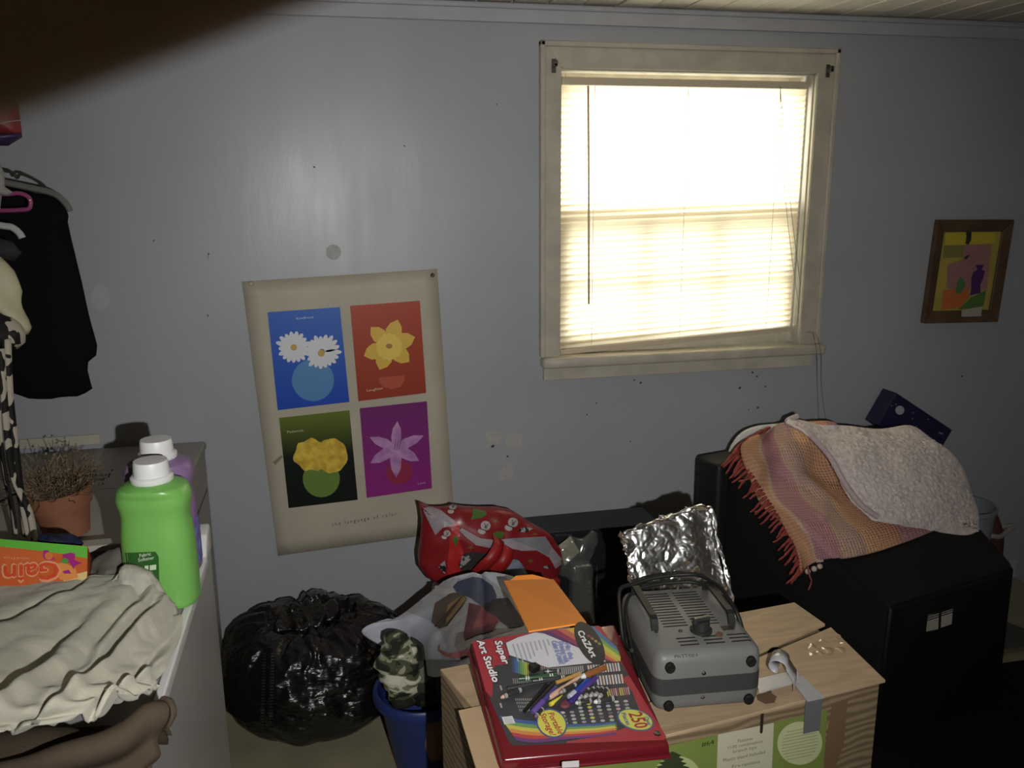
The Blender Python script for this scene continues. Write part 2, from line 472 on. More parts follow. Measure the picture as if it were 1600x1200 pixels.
for lo, hi in (((IX0, .035, SZ), (IX0+.012, .055, IT)), ((IX1-.014, .03, SZ), (IX1, .055, IT))):
    obj('stop_bead', box(lo, hi, None, .003), M_trim, win)
obj('stool', box((.735, -.048, 1.047), (1.849, .055, SZ), None, .012, 3), M_trim, win, True)
obj('stool_sill', box((wx0, .05, 1.05), (wx1, T, SZ-.004)), M_trim, win)
obj('apron', box((.745, -.02, 1.0), (1.811, 0, 1.049), None, .004), M_trim, win)
GLASS = bpy.data.materials.new('window_glass'); GLASS.use_nodes = True
t = GLASS.node_tree; t.nodes.remove(t.nodes['Principled BSDF']); o = t.nodes['Material Output']
a = t.nodes.new('ShaderNodeBsdfTransparent'); g = t.nodes.new('ShaderNodeBsdfGlossy'); g.inputs['Roughness'].default_value = .02
mx = t.nodes.new('ShaderNodeMixShader'); mx.inputs[0].default_value = .06; a.inputs[0].default_value = (.93, .95, .93, 1)
t.links.new(a.outputs[0], mx.inputs[1]); t.links.new(g.outputs[0], mx.inputs[2]); t.links.new(mx.outputs[0], o.inputs[0])
MID = 1.600
def sash(z0, z1, y, brail, trail, grid):
    for lo, hi in (((IX0, y, z0), (IX0+.045, y+.03, z1)), ((IX1-.045, y, z0), (IX1, y+.03, z1))): obj('sash_stile', box(lo, hi, None, .003), M_trim, win)
    obj('sash_rail', box((IX0+.045, y, z0), (IX1-.045, y+.03, z0+brail), None, .003), M_trim, win)
    obj('sash_rail', box((IX0+.045, y, z1-trail), (IX1-.045, y+.03, z1), None, .003), M_trim, win)
    if grid:
        for k in (1, 2):
            xx = IX0+.045+(IX1-IX0-.09)*k/3; obj('muntin', box((xx-.011, y+.004, z0+brail), (xx+.011, y+.026, z1-trail)), M_trim, win)
        zz = (z0+z1)/2+.0; obj('muntin', box((IX0+.045, y+.005, zz-.011), (IX1-.045, y+.025, zz+.011)), M_trim, win)
    obj('pane', box((IX0+.04, y+.014, z0+.02), (IX1-.04, y+.017, z1-.02)), GLASS, win)
sash(SZ-.004, MID+.02, .052, .075, .06, True)
sash(MID-.045, IT, .09, .06, .05, False)

SCR = bpy.data.materials.new('dimming_screen'); SCR.use_nodes = True  # added, unseen: dims the daylight reaching the lower slats
t = SCR.node_tree; pb = t.nodes['Principled BSDF']; pb.inputs['Base Color'].default_value = (.03, .03, .03, 1)
a = t.nodes.new('ShaderNodeBsdfTransparent'); mx = t.nodes.new('ShaderNodeMixShader'); mx.inputs[0].default_value = .28
t.links.new(a.outputs[0], mx.inputs[1]); t.links.new(pb.outputs[0], mx.inputs[2]); t.links.new(mx.outputs[0], t.nodes['Material Output'].inputs[0])
obj('dimming_screen', box((IX0+.002, .1265, SZ-.004), (IX1-.002, .1275, MID-.03)), SCR, win)
# blind ------------------------------------------------------------
blind = thing('window_blind', 'cream slatted blind lowered in the window, its bottom rail hanging crooked', 'blind', (1.275, .035, 1.12))
SLAT = bpy.data.materials.new('blind_slat'); SLAT.use_nodes = True
t = SLAT.node_tree; pb = t.nodes['Principled BSDF']; pb.inputs['Base Color'].default_value = (.66, .56, .41, 1); pb.inputs['Roughness'].default_value = .45
tr = t.nodes.new('ShaderNodeBsdfTranslucent'); tr.inputs[0].default_value = (.95, .84, .64, 1)
mx = t.nodes.new('ShaderNodeMixShader'); mx.inputs[0].default_value = .62
t.links.new(pb.outputs[0], mx.inputs[1]); t.links.new(tr.outputs[0], mx.inputs[2]); t.links.new(mx.outputs[0], t.nodes['Material Output'].inputs[0])
M_rail = mat('blind_rail', (.60, .52, .40), .4)
BX0, BX1, BY = .816, 1.730, .024
obj('head_rail', box((BX0, .010, 2.012), (BX1, .042, 2.038), None, .003), M_rail, blind)
NS = 41; ztop, zl, zr = 2.003, 1.118, 1.166
first = None
for i in range(NS):
    f = i/(NS-1); za = ztop+(zl-ztop)*f; zb = ztop+(zr-ztop)*f
    if first is None:
        bm = BM(); L = BX1-BX0
        vv = []
        for xx in (-L/2, L/2):
            row = []
            for k in range(5):
                s = (k/4-.5); row.append(bm.verts.new((xx, -.0135*math.cos(R(66))*2*s*.9, .0135*math.sin(R(66))*2*s))); 
            vv.append(row)
        for k, dy in enumerate((0, -.0012, -.0016, -.0012, 0)):
            for r_ in vv: r_[k].co.y += dy
        for k in range(4): bm.faces.new((vv[0][k], vv[1][k], vv[1][k+1], vv[0][k+1]))
        me = bpy.data.meshes.new('slat'); bm.to_mesh(me); bm.free(); me.materials.append(SLAT)
        me.polygons.foreach_set('use_smooth', [True]*len(me.polygons)); first = me
    o = bpy.data.objects.new('slat', first); COL.objects.link(o); o.parent = blind; ORG[o] = ORG[blind]
    o.location = V3((BX0+BX1)/2, BY, (za+zb)/2)-ORG[blind]
    o.rotation_euler = (random.uniform(-.03, .03), -math.atan2(zb-za, BX1-BX0), 0)
bm = hexa([V3(BX0, .016, zl-.034), V3(BX1, .016, zr-.034), V3(BX1, .034, zr-.034), V3(BX0, .034, zl-.034), V3(BX0, .016, zl-.014), V3(BX1, .016, zr-.014), V3(BX1, .034, zr-.014), V3(BX0, .034, zl-.014)], .003)
obj('bottom_rail', bm, M_rail, blind)
for xx in (.93, 1.27, 1.62):
    obj('ladder_cord', tube([V3(xx, .008, 2.014), V3(xx, .008, zl+(zr-zl)*(xx-BX0)/(BX1-BX0)-.02)], .0009, 5), M_rail, blind)
obj('tilt_wand', tube([W(919, 134, -.004), W(920, 300, -.006), W(920, 475, -.008)], .0038, 8), mat('wand_plastic', (.40, .26, .14), .3), blind)
for dx in (0, 7):
    pts = [W(1219, 134, 0.0), W(1226+dx, 300, .0), W(1252+dx, 500, -.005), W(1270+dx*.6, 520, -.054), W(1276+dx, 553, -.056), W(1277+dx*.9, 600, -.014), W(1279+dx*1.6, 656, -.01)]
    obj('pull_cord', tube(catmull(pts, 4), .001, 5), mat('cord_dark', (.20, .18, .15), .8), blind)
M_brk = mat('bracket_metal', (.11, .10, .09), .5, metal=.6)
for (px, py), lb in (((865, 103), 'small dark metal curtain bracket on the upper left window casing'), ((1293, 111), 'small dark metal curtain bracket on the upper right window casing')):
    c = W(px, py, -.02); bm = BM(); add_box(bm, (c.x-.008, -.024, c.z-.022), (c.x+.008, -.0195, c.z+.022), bev=.002); add_box(bm, (c.x-.006, -.05, c.z-.006), (c.x+.006, -.02, c.z+.006), bev=.002); add_box(bm, (c.x-.007, -.05, c.z-.004), (c.x+.007, -.045, c.z+.014), bev=.002)
    tag(obj('curtain_bracket', bm, M_brk, origin=c), lb, 'bracket')

# marks on the back wall (old filler, tape residue, specks)
bm = BM()
for x, y, r in ((776, 163, 1.6), (632, 228, 1.6), (491, 261, 2.2), (240, 376, 1.8), (326, 397, 1.6), (325, 493, 1.6), (768, 678, 2.5), (770, 697, 3), (781, 686, 1.8), (793, 713, 2), (783, 748, 1.6), (1184, 637, 2.5), (1170, 640, 1.5), (1176, 582, 2), (1503, 588, 2.4), (1183, 588, 2.0), (1001, 598, 2), (991, 594, 1.6), (932, 630, 1.4), (917, 648, 1.4), (1156, 606, 2.4), (1196, 604, 1.8), (1090, 740, 2.2), (985, 690, 1.4)):
    flat(ell(x, y, r*.75, r*.75*random.uniform(.8, 1.5), random.random(), 8), (0, 0, 0), (0, -1, 0), .0008, bm)
for x, y, l in ((325, 400, 5), (324, 493, 3)): flat([(x-.3, y-l), (x+.3, y-l), (x+.6, y+l), (x, y+l)], (0, 0, 0), (0, -1, 0), .0007, bm)
o = obj('scuff', bm, ink((.05, .05, .05), .8), wall); o['kind'] = 'stuff'
M_fill = mat('filler_patch', (.47, .47, .47), .6, var=.12, scale=60, bump=.4, bscale=120)
bm = BM(); flat(ell(521, 394, 12, 12), (0, 0, 0), (0, -1, 0), .0015, bm)
obj('filler_patch', bm, M_fill, wall)
bm = BM(); flat(ell(158, 465, 15, 20), (0, 0, 0), (0, -1, 0), .0006, bm)
obj('faint_ring', bm, mat('old_filler', (.425, .435, .455), .5, var=.05, scale=40), wall)
M_res = mat('tape_residue', (.45, .445, .42), .4, var=.08, scale=70)
for pts in ([(759, 674), (783, 673), (784, 694), (770, 695), (760, 700)], [(790, 679), (815, 678), (816, 700), (790, 699)], [(779, 742), (790, 723), (803, 724), (801, 749), (779, 750)]):
    obj('tape_residue', flat(pts, (0, 0, 0), (0, -1, 0), .0009), M_res, wall)

# ------------------------------------------------------------------ poster
P0, PN = V3(0, -.006, 0), V3(0, -1, 0)
poster = thing('poster', 'cream poster of four flower pictures pinned crookedly to the wall', 'poster', (.08, -.006, .92))
M_paper = mat('poster_paper', (.50, .455, .36), .55, var=.08, scale=5)
bmp = BM()
pc = [V3(-.265, -.006, 1.385), V3(.374, -.005, 1.409), V3(.414, -.006, .453), V3(-.215, -.012, .424)]
rows = [[pc[0].lerp(pc[1], u/6) for u in range(7)], [pc[0].lerp(pc[3], .5).lerp(pc[1].lerp(pc[2], .5), u/6) for u in range(7)], [pc[3].lerp(pc[2], u/6) for u in range(7)]]
obj('paper', lattice(rows, 12, 12, .0008), M_paper, poster, 'all')
def flower_petals(bm, cx, cy, r, n, w, off, rot=0, ir=.15, ex=1.0):
    for i in range(n):
        a = 2*math.pi*i/n+rot; rr = r*random.uniform(.86, 1.08)
        m_ = (ir*r+rr)/2; flat(ell(cx+m_*math.cos(a), cy+m_*math.sin(a)*ex, (rr-ir*r)/2, w, a, 10), P0, PN, off+.00002*(i % 3), bm)
def panel(q, col, col2=None):
    bm = flat(q, P0, PN, .0055)
    m = mat('picture_print', col, .4) if col2 is None else None
    if col2 is not None:
        m = ramp_mat('picture_print', [(.0, col2), (1, col)], kind='wave', const=False, rough=.4); t = m.node_tree
        tc = t.nodes['Texture Coordinate']; wv = t.nodes['Wave Texture']; rp = t.nodes['Color Ramp']
        s = t.nodes.new('ShaderNodeSeparateXYZ'); mr = t.nodes.new('ShaderNodeMapRange'); t.links.new(tc.outputs['Generated'], s.inputs[0])
        t.links.new(s.outputs['Z'], rp.inputs['Fac'])
    return obj('picture', bm, m, poster)
# daisies on blue
p1 = panel([(418, 488), (531, 480), (546, 628), (434, 641)], rgb(40, 105, 215), rgb(20, 75, 205))
obj('vase', flat(ell(489, 594, 33, 33), P0, PN, .006), ink(rgb(70, 140, 205)), p1)
bm = BM(); flower_petals(bm, 459, 543, 28, 17, 4.2, .0064, .1); flower_petals(bm, 503, 550, 29, 19, 4.2, .0068)
obj('petals', bm, ink(rgb(225, 228, 235)), p1)
bm = BM(); flat(ell(459, 543, 5, 5), P0, PN, .0072, bm); flat(ell(502, 552, 5.5, 5.5), P0, PN, .0072, bm)
obj('flower_centre', bm, ink(rgb(205, 165, 60)), p1)
obj('caption', text('Kindness', (463, 499.5), (490, 497), (463, 495.5), P0, PN, .0062), ink(rgb(190, 205, 235)), p1)
# daffodil on red
p2 = panel([(547, 478), (656, 470), (666, 614), (560, 627)], rgb(190, 62, 28), rgb(168, 52, 26))
obj('vase', flat([(593, 590), (612, 588), (632, 587), (632, 594), (626, 604), (612, 608), (598, 604), (592, 597)], P0, PN, .006), ink(rgb(196, 72, 36)), p2)
bm = BM()
for a, l, w in ((-1.25, 42, 13), (-.32, 42, 13), (.68, 40, 13), (1.95, 40, 13), (2.75, 42, 13), (-2.35, 40, 12)):
    c, s = math.cos(a), math.sin(a)
    flat([(608+c*l*q-s*w*k, 540+s*l*q+c*w*k) for q, k in ((.15, -.6), (.55, -1), (.8, -.75), (1.02, 0), (.8, .75), (.55, 1), (.15, .6))], P0, PN, .0062+a*.00002, bm)
obj('petals', bm, ink(rgb(232, 184, 40)), p2)
obj('trumpet', flat([(608+(19+2.2*(i % 2))*math.cos(i*math.pi/14), 542+(20+2.2*(i % 2))*math.sin(i*math.pi/14)) for i in range(28)], P0, PN, .0068), ink(rgb(245, 205, 60)), p2)
obj('flower_centre', flat(ell(608, 541, 5, 4), P0, PN, .0072), ink(rgb(170, 120, 40)), p2)
obj('caption', text('Laughter', (573, 612), (599, 608), (573, 608), P0, PN, .0062), ink(rgb(235, 200, 150)), p2)
# ranunculus on green-black
p3 = panel([(436, 653), (546, 641), (559, 781), (451, 794)], rgb(105, 125, 30), rgb(12, 24, 16))
p3.data.materials[0].node_tree.nodes['Color Ramp'].color_ramp.elements[0].position = .55
obj('vase', flat(ell(502, 748, 29, 29), P0, PN, .006), ink(rgb(105, 140, 45)), p3)
bm = BM(); flat([(487+28*(1+.08*math.sin(5*a))*math.cos(a), 711+25*(1+.1*math.sin(7*a))*math.sin(a)) for a in [i*math.pi/16 for i in range(32)]], P0, PN, .0064, bm)
flat([(518+25*(1+.03*math.sin(6*a))*math.cos(a), 712+27*(1+.03*math.sin(8*a))*math.sin(a)) for a in [i*math.pi/16 for i in range(32)]], P0, PN, .0068, bm)
obj('petals', bm, ramp_mat('ranunculus', [(.3, rgb(205, 160, 40)), (.6, rgb(240, 205, 60))], scale=40, const=False, rough=.4), p3)
obj('caption', text('Patience', (449, 677), (474, 674), (448.6, 673), P0, PN, .0062), ink(rgb(200, 205, 170)), p3)
# lily on magenta
p4 = panel([(562, 638), (667, 627), (675, 763), (573, 778)], rgb(125, 32, 120), rgb(160, 38, 140))
obj('vase', flat(ell(624, 738, 21, 19), P0, PN, .006), ink(rgb(165, 30, 75)), p4)
bm = BM()
for a, l, w in ((-1.5, 40, 8), (-.42, 46, 8), (.5, 40, 9), (1.55, 44, 9), (2.6, 44, 9), (-2.75, 42, 8)):
    c, s = math.cos(a), math.sin(a)
    flat([(618+c*l*q-s*w*k, 700+s*l*q+c*w*k) for q, k in ((0, -.5), (.4, -1), (.75, -.8), (1.05, 0), (.75, .8), (.4, 1), (0, .5))], P0, PN, .0063+a*.00003, bm)
obj('petals', bm, ramp_mat('lily', [(.3, rgb(175, 110, 185)), (.65, rgb(205, 150, 205))], scale=30, const=False, rough=.4), p4)
bm = BM()
for k in (-1, 0, 1): flat([(619+k*3, 703), (620+k*3, 703), (623+k*4, 688), (622+k*4, 687)], P0, PN, .0069, bm)
obj('stamens', bm, ink(rgb(110, 80, 110)), p4)
obj('caption', text('Love', (653, 757.5), (665, 755.5), (653, 753.5), P0, PN, .0062), ink(rgb(205, 150, 205)), p4)
obj('title_text', text('t h e   l a n g u a g e   o f   c o l o r', (519, 822), (620, 805), (518.5, 816.5), P0, PN, .006), ink(rgb(60, 55, 60)), poster)
obj('tape_piece', flat([(426, 722), (440, 711), (442, 714), (430, 727)], P0, PN, .0062), ink(rgb(140, 130, 105), .3), poster)
def pin(px, py, col, lb):
    c = W(px, py, -.008); M = Matrix.Translation(c) @ Matrix.Rotation(R(90), 4, 'X')
    tag(obj('push_pin', lathe([(.0015, -.002), (.0075, -.001), (.0075, .001), (.004, .004), (.0055, .009), (.0052, .011)], n=12, M=M), mat('pin_plastic', col, .3), None, 50), lb, 'pin')
pin(676, 430, (.01, .01, .012), 'black push pin at the upper right corner of the flower poster')
pin(393, 443, (.45, .40, .25), 'pale push pin at the upper left corner of the flower poster')

# framed picture on the right -----------------------------------------
FN = V3(0, -1, 0)
pic = thing('framed_picture', 'small brown wooden frame with a painting of a purple vase', 'picture', (2.455, 0, 1.14))
M_fr = mat('dark_wood_frame', (.10, .058, .03), .5, var=.3, scale=20, stretch=(1, 1, 1))
A_, B_, C_, D_ = [V3(*q) for q in ((2.296, 0, 1.545), (2.636, 0, 1.540), (2.616, 0, 1.138), (2.277, 0, 1.146))]
cen = (A_+B_+C_+D_)/4
def inset(p, k): return Vector(p)+ (cen-Vector(p)).normalized()*k
In = [inset(p, .062) for p in (A_, B_, C_, D_)]; Ou = [A_, B_, C_, D_]
for i in range(4):
    j = (i+1) % 4; a, b, c, d = Ou[i], Ou[j], In[j], In[i]
    y1, y2 = V3(0, -.026, 0), V3(0, -.016, 0)
    obj('frame_side', hexa([a, b, c, d, a+y1, b+y1, c+y2, d+y2], .003), M_fr, pic)
q0, qn = V3(0, -.010, 0), FN
bm = hexa([In[0], In[1], In[2], In[3]]+[p+V3(0, -.010, 0) for p in In]); art = obj('painting', bm, mat('painting_paper', rgb(180, 160, 60), .6, var=.15, scale=8), pic)
def zz(pts): return [(1400+x/6, 320+y/6) for x, y in pts]
for nm, pts, c, off in (('yellow_sky', [(470, 235), (945, 225), (920, 360), (460, 380)], (205, 185, 40), .001), ('olive_patch', [(450, 380), (640, 380), (625, 490), (440, 500)], (135, 130, 60), .0012), ('pink_patch', [(480, 560), (620, 520), (640, 380), (900, 365), (850, 800), (480, 790)], (168, 118, 115), .0013), ('orange_patch', [(440, 800), (680, 780), (690, 860), (600, 960), (425, 985)], (205, 105, 45), .0016), ('green_patch', [(700, 870), (845, 800), (820, 950), (580, 985)], (80, 125, 50), .0017), ('green_bottle', [(570, 740), (600, 680), (635, 690), (650, 760), (610, 835), (560, 830)], (75, 130, 70), .002), ('purple_vase', [(745, 565), (825, 560), (805, 610), (835, 620), (815, 700), (790, 750), (795, 825), (690, 852), (705, 790), (705, 690), (725, 630), (765, 610)], (85, 32, 110), .0022), ('dark_flower', [(655, 240), (710, 235), (705, 330), (680, 375), (650, 365), (660, 300)], (55, 50, 45), .0022), ('small_bird', [(640, 490), (665, 475), (700, 460), (690, 475), (665, 510), (640, 510)], (70, 60, 45), .0022), ('price_tag', [(615, 985), (805, 955), (800, 1045), (612, 1050)], (175, 170, 155), .019)):
    obj(nm, flat(zz(pts), q0, qn, off), ink(rgb(*c), .6), art if nm != 'price_tag' else pic)

# ------------------------------------------------------------------ left: appliances
cab = thing('beige_cabinet', 'low beige enamel cabinet standing against the back wall at the left', 'cabinet', (-.95, -.43, 0))
obj('body', box((-1.5, -.84, .02), (-.424, -.02, .835), None, .006), M_beige, cab)
obj('top', box((-1.505, -.85, .835), (-.418, -.015, .86), None, .008, 3), M_beige, cab, True)
obj('seam_strip', box((-1.5, -.80, .70), (-.4225, -.05, .706)), mat('seam', (.12, .11, .09), .6), cab)
tag(obj('wooden_strip', hexa([W(30, 702, -.03), W(156, 694, -.03), W(156, 694, -.012), W(30, 702, -.012), W(30, 687, -.03), W(156, 678, -.03), W(156, 678, -.012), W(30, 687, -.012)], .002), mat('whitish_wood', (.5, .48, .38), .6, var=.1)), 'whitish wooden strip lying along the wall behind the beige cabinet', 'strip')
was = thing('washing_machine', 'white appliance with a thin raised edge, draped with a cream sheet', 'appliance', (-.62, -1.5, 0))
WX = -.277
obj('body', box((-.96, -1.86, .02), (WX, -1.06, .905), None, .008), M_appl, was)
obj('top_plate', box((-.965, -1.865, .905), (WX+.001, -1.055, .918), None, .005), M_appl, was)
obj('edge_lip', box((WX-.012, -1.865, .912), (WX+.003, -1.14, .926), None, .003), M_white, was)
M_cons = mat('console_white', (.66, .66, .66), .35)
bm = BM(); add_box(bm, (-.955, -1.10, .918), (-.295, -1.06, .955), bev=.004)
obj('console', bm, M_beige, was)
obj('end_cap', hexa([V3(WX-.03, -1.15, .916), V3(WX+.002, -1.15, .916), V3(WX+.002, -1.055, .916), V3(WX-.03, -1.055, .916), V3(WX-.03, -1.11, .962), V3(WX+.002, -1.11, .962), V3(WX+.002, -1.055, .968), V3(WX-.03, -1.055, .968)], .006, 3), M_cons, was, True)

# bottles ------------------------------------------------------------
def bottle(name, label, c, h, r, col, capcol, squash=.62, rot=0, waist=True):
    t = thing(name, label, 'bottle', c)
    M = Matrix.Translation(Vector(c)) @ Matrix.Rotation(rot, 4, 'Z')
    prof = [(.80, 0), (.93, .008), (.99, .03), (1.0, .08), (1.0, .30), (.99, .48), (.955, .56), (.93, .62), (.95, .67), (1.0, .72), (1.01, .76), (.97, .80), (.86, .835), (.68, .855), (.5, .866)]
    prof = [(a*r, b*h) for a, b in prof]
    cv = catmull([V3(a, 0, b) for a, b in prof], 4); prof = [(p.x, p.z) for p in cv]
    def sq(x, y, rr, z, a):
        k = squash+(1-squash)*max(0, (z/h-.78)/.09) if z/h > .78 else squash
        k = min(1, k)
        e = .86
        cx, cy = math.cos(a), math.sin(a)
        s = (abs(cx)**(2.6)+abs(cy)**(2.6))**(-1/2.6); q = 1 if z/h > .84 else 0
        f = s*(1-q)+q
        return rr*cx*f, rr*cy*f*k
    body = obj('body', lathe(prof, n=48, M=M, sq=sq), mat('bottle_plastic', col, .3, spec=.4), t, True, keep=name)
    cr = r*.48
    obj('collar', lathe([(cr*1.16, h*.862), (cr*1.2, h*.868), (cr*1.2, h*.895), (cr*1.1, h*.905)], n=36, M=M), mat('cap_plastic', capcol, .35), t, True)
    bm = BM(); rings = []
    n = 72
    def sqc(x, y, rr, z, a): 
        g = 1+(.025 if int(round(a/(2*math.pi)*n)) % 2 else 0)*(1 if .905*h < z < .985*h else 0)
        return x*g, y*g
    obj('cap', lathe([(cr, h*.90), (cr*1.0, h*.907), (cr*.97, h*.985), (cr*.93, h*1.0), (cr*.3, h*1.002)], n=n, M=M, sq=sqc), mat('cap_plastic', capcol, .4), t, 35)
    return t, body, M
gb, gbody, GM = bottle('softener_bottle', 'bright green fabric softener bottle with a white ribbed cap', (-.325, -1.335, .927), .276, .064, rgb(112, 182, 80), (.74, .74, .74), .72, R(-12))
GB = BV['softener_bottle']
obj('label', onto([(190, 864), (243, 862), (248, 870), (249, 915), (190, 915)], GB, .0006, step=5), ink(rgb(44, 100, 34), .35), gbody)
bm = BM(); text_on('Fabric', (218, 871), (236, 867.5), (217.6, 865.5), GB, .0016, bm); text_on('Softener', (216, 878), (241, 873.5), (215.6, 872.5), GB, .0016, bm)
obj('lettering', bm, ink((.75, .8, .7)), gbody)
bm = BM(); onto([(226, 884), (232, 883.5), (232, 892), (226, 892)], GB, .0012, bm); onto([(234, 883.5), (244, 882), (244, 890), (234, 891)], GB, .0012, bm)
obj('label_box', bm, ink((.6, .7, .5)), gbody)
pb_, pbody, PM_ = bottle('softener_bottle', 'purple softener bottle with a white cap, behind the green bottle', (-.340, -1.195, .927), .276, .064, rgb(136, 106, 152), (.74, .74, .74), .7, R(-8))
bm = BM(); prof = [(.0652, .022), (.0655, .115)]
def sqp(x, y, rr, z, a):
    cx, cy = math.cos(a), math.sin(a); s = (abs(cx)**2.6+abs(cy)**2.6)**(-1/2.6); return rr*cx*s, rr*cy*s*.71
obj('label', lathe(prof, n=48, M=PM_, sq=sqp, cap=False), ramp_mat('purple_label', [(0, rgb(120, 85, 165)), (.5, rgb(95, 120, 190)), (.62, rgb(140, 160, 215))], scale=60, rough=.4), pbody, True)

# pot with a dried plant, and things around it ---------------------------
pot = thing('potted_plant', 'terracotta pot of dried brown twigs on the beige cabinet', 'plant', (-.652, -.775, .86))
PM2 = Matrix.Translation((-.645, -.775, .862)) @ Matrix.Rotation(R(-5), 4, 'Y') @ Matrix.Scale(1.0, 4)
M_terra = mat('terracotta', (.26, .105, .055), .8, var=.15, scale=20)
PH = .115
obj('pot', lathe([(.045, 0), (.05, .002), (.063, PH*.66), (.069, PH*.66), (.0745, PH), (.066, PH), (.064, PH*.85), (.002, PH*.82)], n=36, M=PM2), M_terra, pot, True)
obj('soil', lathe([(.060, PH*.83), (.063, PH*.86), (.03, PH*.95), (.002, PH*.93)], n=20, M=PM2), mat('dry_soil', (.05, .035, .022), 1, bump=.5), pot)
bm = BM()
for k in range(330):
    a = random.uniform(0, 6.28); rr = .055*math.sqrt(random.random())
    p = PM2 @ V3(rr*math.cos(a), rr*math.sin(a), PH*.86); pts = [p]
    d = V3(math.cos(a)*random.uniform(-.2, .9), math.sin(a)*random.uniform(-.2, .9), random.uniform(.5, 1.1)).normalized()
    L = random.uniform(.05, .13)*(1 if rr < .05 else .8)
    for s in range(5):
        d = (d+V3(random.uniform(-.55, .55), random.uniform(-.55, .55), random.uniform(-.45, .3))).normalized(); pts.append(pts[-1]+d*L/5)
    tube(pts, .0008, 3, bm)
    if random.random() < .4:
        e = pts[-1]; 
        for q in range(2):
            b0 = e+V3(random.uniform(-.008, .008), random.uniform(-.008, .008), random.uniform(-.004, .008)); poly(bm, [b0, b0+V3(.005, .001, .002), b0+V3(.002, .002, .006)])
o = obj('dried_twigs', bm, ramp_mat('dry_twigs', [(.3, (.07, .045, .025)), (.5, (.15, .10, .055)), (.65, (.22, .18, .12))], scale=30, const=False, rough=.9), pot); o['kind'] = 'stuff'
bm = BM()
tag(obj('loose_cable', tube(catmull([Z(-30, 800, .863), Z(0, 783, .864), W(40, 765, -.45), W(80, 750, -.42), W(120, 744, -.4), Z(150, 742, .864)], 6), .003, 6), M_blackm, None, True), 'thin dark cord lying across the beige cabinet behind the pot', 'cord')
tag(obj('paper_slip', hexa([Z(100, 750, .861), Z(135, 744, .861), Z(142, 765, .861), Z(104, 770, .861), Z(100, 750, .864), Z(135, 744, .864), Z(142, 765, .864), Z(104, 770, .864)]), mat('paper', (.5, .5, .46), .8)), 'pale grey slip of paper on the beige cabinet behind the twigs', 'paper')
tag(obj('paper_card', hexa([V3(-.505, -.80, .861), V3(-.45, -.80, .861), V3(-.45, -.72, .861), V3(-.505, -.72, .861), V3(-.505, -.80, .864), V3(-.45, -.80, .864), V3(-.45, -.72, .864), V3(-.505, -.72, .864)]), mat('paper', (.52, .5, .42), .8)), 'cream card lying on the cabinet just right of the pot', 'card')
bm = lathe([(.03, 0), (.035, .003), (.052, .03), (.055, .034), (.052, .034), (.033, .008), (.001, .006)], c=(-.475, -1.18, .9185), n=32)
tag(obj('glossy_dish', bm, mat('dark_glaze', (.03, .026, .024), .12, spec=.8), None, True), 'glossy dark round dish beside the green bottle', 'dish')

# sheet heaped over the washer ---------------------------------------------
def sheet_h(x, y):
    return 0
def fold(u, v, p):
    q = p
    n1 = noise.noise(q*4); n2 = noise.noise(q*9+V3(3, 1, 0))
    hang = 0
    t = .75*u+.55*v+.10*n1
    f = 0
    for c, a, w, va, vb in ((.33, .020, .022, .1, .75), (.50, .040, .024, .45, 1.2), (.62, .020, .03, -.2, .5), (.71, .034, .022, .3, .95), (.90, .018, .04, -.2, .45), (.96, .024, .022, .6, 1.3)):
        d = (t-c+.035*n2+.03*noise.noise(q*2))/w
        m = 1/(1+math.exp(-(v-va)*14))/(1+math.exp((v-vb)*14))
        f += m*(-a*math.exp(-d*d)+a*.5*math.exp(-((d-1.9)/1.7)**2))
    rr = max(0, v-.55)*2
    f += rr*.010*math.sin(38*(v-.5*u)+5*n1)*(1-.4*rr)
    f += .008*fbm(q, 7, 4)+.004*(abs(noise.noise(q*26))-.2)
    return f
top = [[W(-160, 905, -1.34), W(0, 912, -1.36), W(100, 908, -1.36), W(150, 900, -1.37), W(200, 895, -1.38), W(235, 908, -1.40)],
       [W(-160, 960, -1.48), W(0, 955, -1.49), W(110, 935, -1.48), W(180, 920, -1.47), W(235, 922, -1.45), W(264, 935, -1.43)],
       [W(-170, 1010, -1.62), W(0, 1000, -1.63), W(110, 985, -1.62), W(190, 965, -1.57), W(255, 950, -1.50), W(283, 962, -1.475)],
       [W(-180, 1060, -1.74), W(0, 1050, -1.75), W(110, 1040, -1.74), W(180, 1025, -1.69), W(240, 1010, -1.62), W(272, 1012, -1.56)],
       [W(-190, 1110, -1.86), W(0, 1105, -1.87), W(100, 1085, -1.86), W(170, 1070, -1.80), W(225, 1060, -1.74), W(246, 1062, -1.70)],
       [W(-195, 1150, -1.895), W(0, 1140, -1.90), W(100, 1118, -1.89), W(175, 1095, -1.85), W(222, 1080, -1.80), W(238, 1078, -1.775)]]
sheet = tag(obj('draped_sheet', lattice(top, 110, 150, .006, fold), M_cream, None, 'all'), 'rumpled cream bed sheet heaped over the white appliance', 'bedding')
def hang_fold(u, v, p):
    return .020*math.sin(v*17+3*noise.noise(p*4))*min(1, u*2+.2)+.010*math.sin(v*37+2*noise.noise(p*9))+.006*fbm(p, 9, 3)
